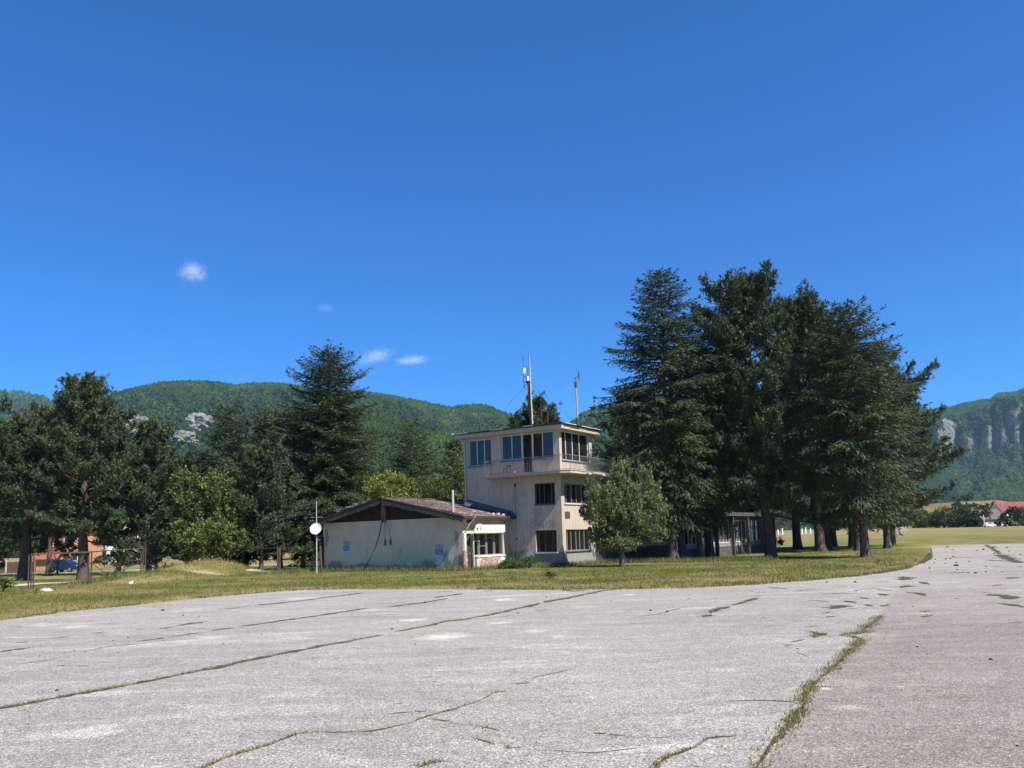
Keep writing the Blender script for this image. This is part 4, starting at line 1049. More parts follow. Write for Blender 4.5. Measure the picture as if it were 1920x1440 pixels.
for side in (0, 1):
    x = -OVF - 0.05; i = 0
    xmax = HD + 0.0 if side == 0 else 9.9
    while x < 9.85:
        xb = min(x + 1.06, 9.95); low = -OVS - 0.07
        if side == 0:
            ym = 2.7 + R.uniform(-.1, .1)
            if xb <= HD + 0.05: sheet(x, xb, low + R.uniform(-.05, .05), ym, 0.0 + 0.012 * (i % 2))
            elif x < HD: sheet(x, HD - 0.01, low, ym, 0.012)
            sheet(x, xb, max(ym - 0.25, 3.45 if xb > HD else 0), RZ_ - 0.02, 0.03 + 0.012 * (i % 2))
        else:
            ym = 9.0 + R.uniform(-.1, .1)
            sheet(x, xb, HW + OVS + 0.16, ym, 0.012 * (i % 2)); sheet(x, xb, ym + 0.25, RZ_ + 0.02, 0.03 + 0.012 * (i % 2))
        x += 1.0; i += 1
MB().bar((-OVF - 0.08, RZ_, RG - 0.005), (9.95, RZ_, RG - 0.005), 0.3, 0.03).build('ridge_cap', M['roofsheet'], Hs)
# barge boards with bleached slat fringe
def barge(yA, yB):
    mb = MB(); x = -OVF - 0.03
    zA, zB = roof_z(yA), roof_z(yB)
    mb.add([(x, yA, zA + 0.0), (x, yB, zB + 0.0), (x, yB, zB - 0.2), (x, yA, zA - 0.2), (x + 0.028, yA, zA + 0.0), (x + 0.028, yB, zB + 0.0), (x + 0.028, yB, zB - 0.2), (x + 0.028, yA, zA - 0.2)],
           [(0, 1, 2, 3), (7, 6, 5, 4), (0, 4, 5, 1), (1, 5, 6, 2), (2, 6, 7, 3), (3, 7, 4, 0)])
    b = mb.build('barge_board', M['fascia'], Hs)
    n = int(abs(yB - yA) / 0.125)
    for i in range(n):
        y0 = yA + (yB - yA) * i / n; y1 = y0 + (yB - yA) / n * 0.9
        z0, z1 = roof_z(y0) - 0.19, roof_z(y1) - 0.19; h = 0.20 + 0.05 * R.random()
        s = MB(); xx = x + 0.03
        s.add([(xx, y0, z0), (xx, y1, z1), (xx, y1, z1 - h), (xx, y0, z0 - h), (xx + 0.02, y0, z0), (xx + 0.02, y1, z1), (xx + 0.02, y1, z1 - h), (xx + 0.02, y0, z0 - h)],
              [(0, 1, 2, 3), (7, 6, 5, 4), (0, 4, 5, 1), (1, 5, 6, 2), (2, 6, 7, 3), (3, 7, 4, 0)])
        s.build('slat', M['slat'], b)
barge(RZ_ - 0.06, -OVS); barge(RZ_ + 0.06, HW + OVS + 0.1)
MB().box(-OVF - 0.02, HD - 0.02, -OVS - 0.10, -OVS - 0.002, EV - 0.20, EV - 0.06).build('gutter', M['fascia'], Hs)
MB().box(-0.3, HD - 0.02, -OVS + 0.02, -0.01, EV - 0.245, EV - 0.215).build('eaves_board', M['pale'], Hs)
# flashing strip along the tower, following the roof
mb = MB()
for a, b in ((-OVS, 3.4),):
    z0, z1 = roof_z(a), roof_z(b); x = HD - 0.02
    mb.add([(x - .22, a, z0 + .0), (x - .22, b, z1 + .0), (x, b, z1 + .42), (x, a, z0 + .22), (x + .015, b, z1 + .42), (x + .015, a, z0 + .22), (x + .015, a, z0 - .05), (x + .015, b, z1 - .05)], [(0, 1, 2, 3), (3, 2, 4, 5), (0, 3, 5, 6), (1, 7, 4, 2), (0, 6, 7, 1)])
mb.build('flashing', M['flash'], Hs)
MB().box(HD + 0.0, 9.8, 3.405, 3.46, 3.6, 4.5).build('parapet', M['flash'], Hs)
MB().tube([(0.3, 0.9, roof_z(0.9) - 0.1), (0.3, 0.9, roof_z(0.9) + 1.25)], 0.075, 10).build('flue_pipe', M['galv'], Hs)
rg = rng(14)
for i in range(5):
    b = MB(); yy = 7.2 + i * .35 + rg.random() * .2; b.box(-OVF - .1, -OVF + .35, yy, yy + .3, roof_z(yy) + .02, roof_z(yy) + .1); b.build('loose_roof_scrap', M['sheet_edge'] if i % 2 else M['roofsheet'], Hs)
for i in range(9):
    xx = 3.2 + rg.random() * 1.6; yy = -OVS + .1 + rg.random() * .7
    b = MB(); b.box(xx, xx + .2, yy, yy + .15, roof_z(yy) - 0.04, roof_z(yy) + .06); b.build('roof_rubble', M['rubble'] if i % 2 else M['brick'], Hs)
# sunny side: pier, door, strip of windows, brick breast
MB().box(0.02, 0.215, -0.09, -0.003, -0.1, 2.25).build('corner_pier', M['whiteplaster'], Hs)
bx_me = MB().box(-0.118, 0.118, -0.055, 0.055, -0.031, 0.031).mesh('brick'); bx_h = MB().box(-0.052, 0.052, -0.055, 0.055, -0.031, 0.031).mesh('brick')
for j in range(16):
    z = 0.02 + j * 0.078
    for i in range(2):
        o = link('brick', bx_h if (i + j) % 2 else bx_h, M['brick'], Hs); o.location = (0.065 + i * 0.11, -0.072 - 0.012 * R.random(), z); o.rotation_euler = (0, 0, R.uniform(-.05, .05))
    o = link('brick', bx_h, M['brick'], Hs); o.location = (0.02 - .012 * R.random(), -0.03, z); o.rotation_euler = (0, 0, math.pi / 2)
dr = MB().box(0.31, 0.90, 0.10, 0.14, -0.02, 2.2).build('door', M['door'], Hs)
MB().box(0.40, 0.62, 0.09, 0.098, 1.3, 2.0).build('door_light', M['darkframe'], dr)
MB().box(0.78, 0.84, 0.06, 0.098, 1.0, 1.06).build('handle', M['galv'], dr)
MB().box(0.86, 0.94, -0.14, -0.06, -0.05, 2.22).build('door_post', M['pale'], Hs)
MB().box(0.95, 4.02, -0.30, -0.003, -0.3, 0.78).build('breast_wall', M['mortar'], Hs)
cnt = 0
for j in range(10):
    z = 0.04 + j * 0.077; off = 0.125 if j % 2 else 0.0
    for i in range(13):
        x = 1.08 + off + i * 0.25
        if x > 3.92: continue
        e = abs(x - 2.45) / 1.5 + abs(z - 0.3) / 0.62
        if e + R.uniform(-.3, .3) > 1.15: continue
        o = link('brick', bx_me, M['brick'], Hs); o.location = (x, -0.272 - 0.012 * R.random(), z); o.rotation_euler = (0, R.uniform(-.02, .02), R.uniform(-.02, .02)); cnt += 1
blot(Hs, 'y', -0.303, 1, (1.2, 0.40), 0.45, 0.85, 8, M['whiteplaster'], 'plaster_remnant', off=0.02); blot(Hs, 'y', -0.303, 1, (3.6, 0.5), 0.95, 0.55, 9, M['whiteplaster'], 'plaster_remnant', off=0.02)
MB().box(0.93, 4.05, -0.36, -0.02, 0.782, 0.85).build('ledge', M['whiteplaster'], Hs)
window(Hs, 'y', 0, 1, 0.92, 4.30, 0.88, 2.22, [1.62, 1.75, 2.45, 2.56, 3.3, 3.42], M['greyframe'], None, hbars=[(1.45, 1.8, 2.4), (1.95, 2.6, 3.28), (1.9, 1.0, 1.6)], rec=0.05, mw=0.06)
MB().box(1.0, 1.66, -0.05, 0.03, 1.72, 1.80).build('hanging_shade', M['graf_red'], Hs)
MB().box(1.35, 3.0, -0.03, -0.003, 2.74, 3.16).build('fascia_panel', M['panel'], Hs)
# blank sign board and round topped plate above the windows
s = MB(); s.box(1.15, 3.86, -0.47, -0.42, 2.27, 2.72); sg = s.build('sign_board', M['white'], Hs)
for x in (1.3, 3.6): MB().bar((x, -0.41, 2.5), (x, -0.003, 2.6), 0.04).build('bracket', M['rust'], Hs)
s = MB(); poly = [(0.42, 2.28), (1.42, 2.28), (1.42, 2.55)] + [(0.98 + 0.42 * math.cos(t), 2.5 + 0.28 * math.sin(t)) for t in np.linspace(0.3, math.pi, 9)] + [(0.42, 2.5)]
s.prism(poly, 'y', -0.56, -0.50); pl = s.build('emblem_plate', M['cream'], Hs)
s = MB(); s.box(0.98, 1.05, -0.568, -0.562, 2.40, 2.62); s.box(0.62, 0.80, -0.568, -0.562, 2.42, 2.56); s.build('faded_mark', M['emblem'], pl)
s = MB(); s.prism([(0.70 + 0.30 * math.cos(t), 2.86 + 0.30 * math.sin(t)) for t in np.linspace(0, math.pi, 10)] + [(0.42 + 0.12 * math.cos(t) + .02, 2.86 + 0.12 * math.sin(t)) for t in np.linspace(math.pi, 0, 2)], 'y', -0.025, -0.003); s.build('arch_emblem', M['emblem'], Hs)
MB().tube([(0.1, -OVS - 0.14, 3.52), (0.38, -OVS - 0.2, 3.5), (0.40, -OVS - 0.15, 3.2), (0.22, -0.3, 2.7), (0.14, -0.12, 2.35)], 0.028, 6).build('bent_conduit', M['pale'], Hs)
stroke_text(Hs, 'y', 0, 1, word('ОЛ', 0, 0, 0.26, .1) + word('ЗВ', 0.05, -.36, 0.2, .1), 3.05, 2.93, 0, 0.02, M['graf'], flip=False)
stroke_text(Hs, 'y', 0, 1, [(0, 0, .5, GL['5']), (-.35, .3, .12, GL['О']), (-.75, .3, .14, GL['Т'])], 4.25, 2.72, 0, 0.035, M['black'], flip=False)
# gable wall: meter holes, painted crosses, cables
for (a, z) in ((6.02, 1.86), (5.58, 1.88)): blot(Hs, 'x', 0, 1, (a, z), 0.28, 0.62, int(a * 10), M['bare'], 'bare_patch'); blot(Hs, 'x', 0, 1, (a, z - .05), 0.16, 0.4, int(a * 11), M['darkframe'], 'dark_hole', n=12, off=0.01)
stroke_text(Hs, 'x', 0, 1, [(0, 0, .5, [[(.5, 0), (.5, 1)], [(0, .6), (1, .55)]])], 4.95, 0.95, 0, 0.025, M['graf'], 'painted_cross')
stroke_text(Hs, 'x', 0, 1, [(0, 0, .45, [[(.3, 0), (.3, 1)], [(.1, .65), (.55, .62)]])], 7.6, 1.05, 0, 0.025, M['graf'], 'painted_cross')
blot(Hs, 'x', 0, 1, (1.4, 0.62), 1.3, 1.2, 21, M['bare'], n=40, off=0.004); blot(Hs, 'x', 0, 1, (1.75, 0.55), .7, .6, 23, M['sunlit_scrape'], 'sunlit_scraped_patch', n=30); blot(Hs, 'x', 0, 1, (0.35, 0.5), .8, 1.0, 24, M['bare'], n=30)  # pale scraped patches by the corner also hold grazing sunlight in their colour
blot(Hs, 'x', 0, 1, (2.6, 0.42), 1.3, 0.6, 22, M['bare'], n=30); blot(Hs, 'x', 0, 1, (0.9, 1.15), .5, 1.3, 31, M['sunlit_scrape'], 'sunlit_scraped_patch', n=34); blot(Hs, 'x', 0, 1, (0.45, 1.9), .35, 1.0, 32, M['bare'], n=34); blot(Hs, 'x', 0, 1, (4.1, 0.45), .5, .3, 33, M['sunlit_scrape'], 'sunlit_scraped_patch', n=24); blot(Hs, 'x', 0, 1, (11.1, 2.2), .35, 1.2, 34, M['bare'], n=30); blot(Hs, 'x', 0, 1, (10.4, 0.45), 1.6, 0.6, 25, M['bare'], n=30); blot(Hs, 'x', 0, 1, (7.9, 0.38), 1.5, 0.45, 26, M['bare'], n=30)
cb = tag(MB().tube([HC + U1 * a - U2 * d + Vector((0, 0, z)) for a, d, z in ((6.05, .10, 3.5), (6.2, .16, 3.0), (6.35, .2, 2.3), (6.62, .22, 1.6), (7.0, .3, 0.9), (7.35, .4, 0.35), (7.5, .5, 0.05))], 0.028, 6).build('cable', M['cable']), 'thick black cable hanging down the grey gable wall from its post', 'cable')
MB().tube([(-.03, 6.0, 3.3), (-.03, 6.02, 2.2)], 0.009, 5).build('thin_wire', M['cable'], Hs); MB().tube([(-.03, 5.95, 3.3), (-.03, 5.75, 2.7), (-.03, 5.62, 2.2)], 0.009, 5).build('thin_wire', M['cable'], Hs)
MB().tube([(-.03, 5.6, 3.2), (-.03, 5.5, 2.9), (-.03, 5.62, 2.5)], 0.008, 5).build('thin_wire', M['cable'], Hs)
MB().box(-0.14, -0.02, 11.35, 11.43, -0.2, 2.3).build('corner_post', M['black'], Hs)

# posters
def poster(a, z, w, h, label, seed):
    o = thing('poster', label, 'poster', HC + U1 * a - U2 * 0.008 + Vector((0, 0, z)), RZ, 'posters on the gable wall')
    q = NT('faded_print'); v = q.obj(); f = q.noise(v, 9 + seed, 5, 0.7, 0.5)
    q.color(q.ramp(f, [(0.38, (0.35, 0.16, 0.20)), (0.5, (0.42, 0.36, 0.38)), (0.62, (0.15, 0.14, 0.2))])); q.set(Roughness=.6)
    q2 = NT('faded_blue_print'); f = q2.noise(q2.obj(), 7 + seed, 4, 0.6, 1.0)
    q2.color(q2.ramp(f, [(0.46, (0.045, 0.16, 0.38)), (0.60, (0.10, 0.25, 0.45)), (0.68, (0.55, 0.60, 0.66))])); q2.set(Roughness=.6)
    MB().box(-0.002, 0.002, 0, w, h * .5, h).build('upper_print', q.m, o); MB().box(-0.002, 0.002, 0, w, 0, h * .498).build('lower_print', q2.m, o)
    MB().box(-0.001, 0.002, .02, w, -h * .45, -.005).build('paper_margin', simple('poster_paper', (0.42, 0.42, 0.42), (0.50, 0.50, 0.50), 5), o)
poster(9.08, 1.38, 0.56, 0.62, 'faded pink and blue poster at the far end of the gable wall, near the dish', 1)
poster(1.48, 1.02, 0.60, 0.62, 'faded blue poster on the gable wall near the brick corner', 4)

# satellite dish on its pole
dp = at(593, 1060, 53.8); dp.z = 0
D = thing('satellite_dish', 'white round satellite dish on a thin pole left of the grey gable wall', 'satellite dish', dp, 0)
ph = at(593, 940, 53.8).z; dc = at(592, 991, 53.6) - dp
MB().tube([(0.03, 0, -0.2), (0.03, 0, dc.z), (0.03, 0, ph)], [0.04, 0.035, 0.022], 8).build('pole', M['galv'], D)
fac = Vector((-0.12, -0.95, 0.28)).normalized(); a = fac.orthogonal().normalized(); b = fac.cross(a); rr = 0.37
vs = [dc - fac * 0.09]; fs = []
for ring in range(1, 6):
    q = ring / 5
    for k in range(28):
        t = 2 * math.pi * k / 28; vs.append(dc - fac * 0.09 * (1 - q * q) + (a * math.cos(t) + b * math.sin(t)) * rr * q)
fs += [(0, 1 + k, 1 + (k + 1) % 28) for k in range(28)]
for ring in range(4):
    for k in range(28): s0 = 1 + ring * 28; fs.append((s0 + k, s0 + 28 + k, s0 + 28 + (k + 1) % 28, s0 + (k + 1) % 28))
link('reflector', MB().add(vs, fs).mesh('reflector'), M['white'], D, True)
MB().bar(dc + Vector((-.05, -.05, -.3)), dc + fac * 0.35 + Vector((-.12, 0, -.12)), 0.03).build('feed_arm', M['black'], D)
MB().bar((0.03, 0, dc.z - .05), dc - fac * .1, 0.06).build('mount', M['rust'], D)
MB().tube([(-0.35, .1, ph - 1.0), (0.4, .1, ph - 1.0)], 0.012, 5).build('cross_arm', M['galv'], D)
tag(MB().tube([dp + Vector((.32, .1, -.1)), dp + Vector((.22, .1, 1.75))], 0.07, 8).build('post', M['rust']), 'dark leaning post between dish pole and grey wall', 'post')

# roof antennas
def world_local(p, o=TC):
    q = p - o; return Vector((q.dot(U2), q.dot(U1), q.z))
def A_(px, py, Y=54.3): return at(px, py, Y)
ra = TH + 0.30
b0 = A_(996, 796); b0.z = ra
Am = thing('antenna_mast', 'tall rooftop antenna mast with whips, white boxes and guy wires', 'antenna', b0)
def L_(px, py, Y=54.3): return A_(px, py, Y) - b0
MB().tube([L_(996, 797), L_(990.5, 712)], 0.075, 8).build('pole', M['rust'], Am)
MB().tube([L_(998.5, 795, 54.2), L_(995.5, 745, 54.2), L_(993, 680, 54.2), L_(992.3, 666, 54.2)], [0.05, 0.045, 0.03, .015], 8).build('conduit', M['pale'], Am)
MB().tube([L_(994, 740), L_(991.5, 666)], 0.025, 6).build('whip', M['darkframe'], Am)
MB().tube([L_(988.6, 704), L_(988.3, 686)], 0.018, 6).build('whip', M['darkframe'], Am)
MB().tube([L_(985.5, 729), L_(981.6, 724), L_(980.8, 668)], 0.022, 6).build('whip', M['darkframe'], Am)
MB().bar(L_(981, 706.5), L_(989, 706), 0.035).build('arm', M['rust'], Am); MB().bar(L_(981, 717), L_(989.5, 716), 0.035).build('arm', M['rust'], Am); MB().bar(L_(983, 724), L_(989, 718), 0.025).build('arm', M['rust'], Am)
c = L_(983.3, 695); MB().box(c.x - .07, c.x + .07, c.y - .04, c.y + .04, c.z - .18, c.z + .18).build('panel_antenna', M['white'], Am)
c = L_(990, 710.5); MB().box(c.x - .07, c.x + .07, c.y - .15, c.y - .05, c.z - .14, c.z + .14).build('box', M['white'], Am)
c = L_(988, 711.5); MB().box(c.x - .05, c.x + .05, c.y - .04, c.y + .1, c.z - .2, c.z + .2).build('box', M['rust'], Am)
for py in (692, 700, 722, 735, 748, 768, 780): MB().bar(L_(994 + (py - 690) * .04, py, 54.2), L_(997.5 + (py - 690) * .04, py - .3, 54.2), 0.03).build('clamp', M['pale'], Am)
MB().prism([(-.28, 0), (.28, 0), (.06, .16), (-.04, .16)], 'y', -.2, .2).build('base_plate', M['sheet_edge'], Am)
def guy(p0, p1, nm='guy_wire'): MB().tube([p0, p0.lerp(p1, .5) + Vector((0, 0, -.05)), p1], 0.008, 4).build(nm, M['darkframe'], Am)
gl_ = TC + U2 * 0.6 + U1 * 6.4 + Vector((0, 0, ra)) - b0; gr_ = TC + U2 * 3.9 + U1 * 0.2 + Vector((0, 0, ra)) - b0
guy(L_(990, 718), gl_); guy(L_(994, 717), gr_); guy(L_(990, 735), TC + U2 * 3.8 + U1 * 6.0 + Vector((0, 0, ra)) - b0)
MB().bar(L_(994, 716.5), L_(999, 716.8), 0.03).build('arm', M['rust'], Am)
hf = thing('roof_frame', 'small dark steel frame standing on the tower roof beside the mast', 'steel frame', TC + U2 * 2.6 + U1 * 3.6 + Vector((0, 0, ra)), RZ)
h = MB()
for x, y in ((0, 0), (0, -.85), (.8, 0), (.8, -.85)): h.bar((x, y, 0), (x, y, 1.5), .05)
h.build('legs', M['rust'], hf)
h = MB()
for a, b in (((0, 0), (0, -.85)), ((0, -.85), (.8, -.85)), ((.8, -.85), (.8, 0)), ((.8, 0), (0, 0))): h.bar((*a, 1.5), (*b, 1.5), .06)
h.build('top_rail', M['rust'], hf)
wb = A_(1083, 796, 54.8); wb.z = ra
Wn = thing('wind_sensor', 'wind vane sensor on a red and white pole at the right of the tower roof', 'wind sensor', wb)
def LW(px, py): return A_(px, py, 54.8) - wb
MB().tube([LW(1083.5, 797), LW(1082.8, 784)], 0.075, 8).build('pole_foot', M['darkframe'], Wn)
MB().tube([LW(1082.8, 784), LW(1080, 727)], 0.055, 8).build('pole', M['pink'], Wn)
MB().tube([LW(1080, 727), LW(1079.8, 724), LW(1079.4, 717), LW(1079.2, 714)], [.06, .1, .1, .04], 10).build('housing', M['darkframe'], Wn)
MB().bar(LW(1079.2, 714), LW(1079, 710), .03).build('spindle', M['darkframe'], Wn); MB().bar(LW(1076.3, 710.5), LW(1085.5, 704), .05).build('vane_arm', M['darkframe'], Wn)
c = LW(1085.3, 704); MB().box(c.x - .045, c.x + .045, c.y - .01, c.y + .01, c.z - .28, c.z + .28).build('vane_plate', M['darkframe'], Wn)
# things left on the balcony
def onbal(x, y): return TC + U2 * x + U1 * y + Vector((0, 0, bz1 + .03))
ch_ = thing('chair', 'small dark metal chair left on the balcony behind the railing', 'chair', onbal(-0.55, 3.55), RZ)
MB().box(-.2, .2, -.2, .2, .40, .44).build('seat', M['darkframe'], ch_); MB().box(.17, .2, -.2, .2, .5, .62).build('backrest', M['darkframe'], ch_)
for x, y in ((-.18, -.18), (-.18, .18), (.18, -.18), (.18, .18)): MB().box(x - .015, x + .015, y - .015, y + .015, 0, .62 if x > 0 else .40).build('leg', M['darkframe'], ch_)
rb = thing('bucket', 'small red bucket standing on the balcony behind the railing', 'bucket', onbal(-0.62, 2.95), RZ)
MB().tube([(0, 0, 0), (0, 0, .22)], [.09, .12], 12).build('tub', M['red'], rb); MB().box(-.125, -.11, -.03, .03, .05, .16).build('white_label', M['white'], rb)
# ------------------------------------------------------------------ trees
def quads(P, D, Nn, L, Wd):
    """rhombic sprays: base P, direction D, side from D x Nn"""
    D = D / np.linalg.norm(D, axis=1, keepdims=True)
    S = np.cross(D, Nn); S /= np.maximum(np.linalg.norm(S, axis=1, keepdims=True), 1e-6)
    L = L[:, None]; Wd = Wd[:, None]
    V = np.stack([P, P + D * L * .4 + S * Wd / 2, P + D * L, P + D * L * .4 - S * Wd / 2], 1).reshape(-1, 3)
    return V, np.arange(len(V)).reshape(-1, 4)
def rnd_dir(g, n):
    v = g.normal(size=(n, 3)); return v / np.linalg.norm(v, axis=1, keepdims=True)
def trunk_obj(parent, g, h, r, limbs, m, lean=0.0, split=None):
    mb = MB(); n = 9; ph = g.uniform(0, 6)
    zs_ = [-0.3, 0.0, 0.25, 0.8] + list(np.linspace(1.8, h * 0.96, n))
    def cx(z): return Vector((0.10 * math.sin(z * .35 + ph) * min(1, z / 3) + lean * z, 0.10 * math.cos(z * .3 + ph) * min(1, max(z, 0) / 3), z))
    rad = [r * 1.75, r * 1.5, r * 1.18, r * 1.0] + [r * max(0.06, (1 - (z / h) ** 0.9)) for z in np.linspace(1.8, h * 0.96, n)]
    mb.tube([cx(z) for z in zs_], rad, 10)
    for pl, r0 in limbs:
        rs = [r0 * (1 - 0.8 * i / (len(pl) - 1)) for i in range(len(pl))]
        mb.tube(pl, rs, 4, cap=False)
    return mb.build('trunk', m, parent, True), cx
def spruce(parent, h, r, z0, seed, dens=1.0, droop=1.0, m='spruce', reach=(), skew=0.0, leaf=1.0):
    g = rng(seed); limbs = []; Ps = []; Ds = []; Ls = []; Ws = []; Nn = []
    z = z0
    while z < h - 0.25:
        t = (z - z0) / (h - z0); k = int(g.integers(4, 7)); a0 = g.uniform(0, 6.28)
        for i in range(k):
            az = a0 + i * 6.283 / k + g.normal(0, .2)
            prof = min(1.0, ((1 - t) / 0.42) ** 0.62) * (0.62 + 0.38 * min(1, t / 0.30))
            L = r * prof * g.uniform(0.62, 1.08) * (1 + skew * math.cos(az)) + 0.2
            for (rz_, raz, mul) in reach:
                if abs(z - rz_) < 0.5 and abs((az - raz + math.pi) % (2 * math.pi) - math.pi) < 0.5: L = min(L * mul, r * 1.27)
            e0 = -0.30 * droop + 0.95 * t ** 1.3 + g.normal(0, .10)
            dh = np.array((math.cos(az), math.sin(az), 0)); sd_ = np.array((-math.sin(az), math.cos(az), 0))
            def path(s):
                u = s / L
                return np.array((0, 0, z)) + dh * s * (1 - 0.05 * u) + np.array((0, 0, s * math.tan(e0) - 0.10 * droop * s * u * 1.6 + 0.26 * L * u ** 3 * 0.5))
            limbs.append(([Vector(path(L * q)) for q in (0, .35, .7, 1.0)], 0.018 + 0.012 * L))
            step = 0.24 / dens
            s = 0.18 * L + 0.1
            while s < L:
                p0 = path(s); pt = (path(s + .05) - p0); pt /= np.linalg.norm(pt)
                for sg in (-1, 1):
                    tl = (0.34 * (L - s) + 0.28) * g.uniform(.6, 1.15)
                    td = pt * 0.62 + sd_ * sg * 0.80 + np.array((0, 0, -0.34 * droop + .35 * t)) + g.normal(0, .12, 3); td /= np.linalg.norm(td)
                    n = max(2, int(tl / 0.108 * dens)); u = (np.arange(n) + g.uniform(0, 1)) / n * tl
                    q = p0 + td * u[:, None] + np.array((0, 0, -0.22 * droop)) * (u ** 2)[:, None] + g.normal(0, .04, (n, 3))
                    sgn = np.where(np.arange(n) % 2 == 0, 1, -1)[:, None]
                    d = td + np.cross(td, (0, 0, 1)) * sgn * 0.75 + np.array((0, 0, -0.35 * droop + .3 * t)) + g.normal(0, .28, (n, 3))
                    Ps.append(q); Ds.append(d); Nn.append(np.array((0, 0, 1.0)) + g.normal(0, .5, (n, 3))); Ls.append(g.uniform(.22, .40, n) * leaf); Ws.append(g.uniform(.055, .105, n) * leaf)
                s += step * g.uniform(.8, 1.2)
            # tip
            p = path(L); Ps.append(p[None].repeat(3, 0)); Ds.append(np.array([pt] * 3) + g.normal(0, .3, (3, 3))); Nn.append(rnd_dir(g, 3)); Ls.append(np.full(3, .34) * leaf); Ws.append(np.full(3, .10) * leaf)
        z += (0.40 - 0.14 * t) * g.uniform(.85, 1.15) / dens ** .5
    n = 40; zz = g.uniform(h - 1.1, h + .1, n); Ps.append(np.stack([g.normal(0, .05, n), g.normal(0, .05, n), zz], 1)); Ds.append(np.stack([g.normal(0, .8, n), g.normal(0, .8, n), g.uniform(.4, 1.2, n)], 1)); Nn.append(rnd_dir(g, n)); Ls.append(g.uniform(.2, .35, n)); Ws.append(g.uniform(.06, .1, n))
    V, F = quads(*[np.concatenate(q) for q in (Ps, Ds, Nn, Ls, Ws)])
    trunk_obj(parent, g, h, 0.0155 * h + 0.03, limbs, M['bark'])
    return link('crown', fast_mesh('crown', V, F), M[m], parent)
def pine(parent, h, r, z0, seed, dens=1.0, m='pine', lean=0.0, leaders=2, low=1.0, leaf=1.0, trunk_r=None, topw=0.35):
    """broad pine: rising limbs that end in upright bottle-brush shoots"""
    g = rng(seed); limbs = []; tips = []
    nl = int((h - z0) * 6.5 * dens ** .5)
    for i in range(nl):
        t = ((i + g.uniform(0, 1)) / nl) ** 0.92; z = z0 + (h - z0 - 0.5) * t; az = i * 2.399 + g.normal(0, .35)
        prof = (topw + (1 - topw) * min(1, ((1 - t) / 0.6) ** 0.8)) * (1 if t > 0.12 else low)
        if t > .88: prof *= max(.25, (1 - t) / .12)
        L = r * prof * g.uniform(.55, 1.1) + .15
        e = -0.05 + 0.9 * t ** 1.2 + g.normal(0, .13); dh = np.array((math.cos(az), math.sin(az), 0)); b = np.array((lean * z, 0, z))
        def path(s): u = s / L; return b + dh * s * math.cos(e) + np.array((0, 0, s * math.sin(e) + 0.16 * L * u * u))
        limbs.append(([Vector(path(L * q)) for q in (0, .4, .75, 1.0)], 0.02 + 0.014 * L))
        nb = max(3, int(L * 5.0 * dens))
        for k in range(nb):
            u = 0.22 + 0.78 * (k + g.uniform(0, 1)) / nb; p = path(L * u); sl_ = (0.25 + 0.42 * L * (1.1 - u) * .6) * g.uniform(.5, 1.2)
            d = dh * .5 + np.array((-dh[1], dh[0], 0)) * g.choice((-1, 1)) * g.uniform(.3, 1.1) + np.array((0, 0, g.uniform(-.05, .75))); d /= np.linalg.norm(d)
            e_ = p + d * sl_
            if g.random() < .45: limbs.append(([Vector(p), Vector(e_)], 0.015))
            tips.append(e_); tips.append(p + d * sl_ * .5 + g.normal(0, .1, 3))
            for _ in range(int(g.integers(1, 3))): tips.append(e_ + g.normal(0, .2, 3))
    for q in range(leaders):
        a = g.uniform(0, 6.28); o = np.array((math.cos(a), math.sin(a), 0)) * g.uniform(0.2, .9) * (q > 0)
        for zz in np.arange(h - 2.2 - q * .3, h - .2 - q * .5, .16):
            for _ in range(2): tips.append(np.array((lean * zz, 0, zz)) + o + g.normal(0, .16, 3))
    tips = np.array(tips); n = len(tips); K = 13
    ax = np.array((0, 0, 1.0)) + (tips - np.array((0, 0, 0))) * np.array((.10, .10, 0)) + g.normal(0, .25, (n, 3)); ax /= np.linalg.norm(ax, axis=1, keepdims=True)
    P = np.repeat(tips, K, 0) + np.repeat(ax, K, 0) * g.uniform(-.14, .16, (n * K, 1))
    D = np.repeat(ax, K, 0) * g.uniform(.25, 1.0, (n * K, 1)) + rnd_dir(g, n * K) * .85
    V, F = quads(P, D, rnd_dir(g, n * K), g.uniform(.18, .33, n * K) * leaf, g.uniform(.055, .095, n * K) * leaf)
    trunk_obj(parent, g, h, trunk_r or (0.0155 * h + 0.03), limbs, M['bark'], lean)
    return link('crown', fast_mesh('crown', V, F), M[m], parent)
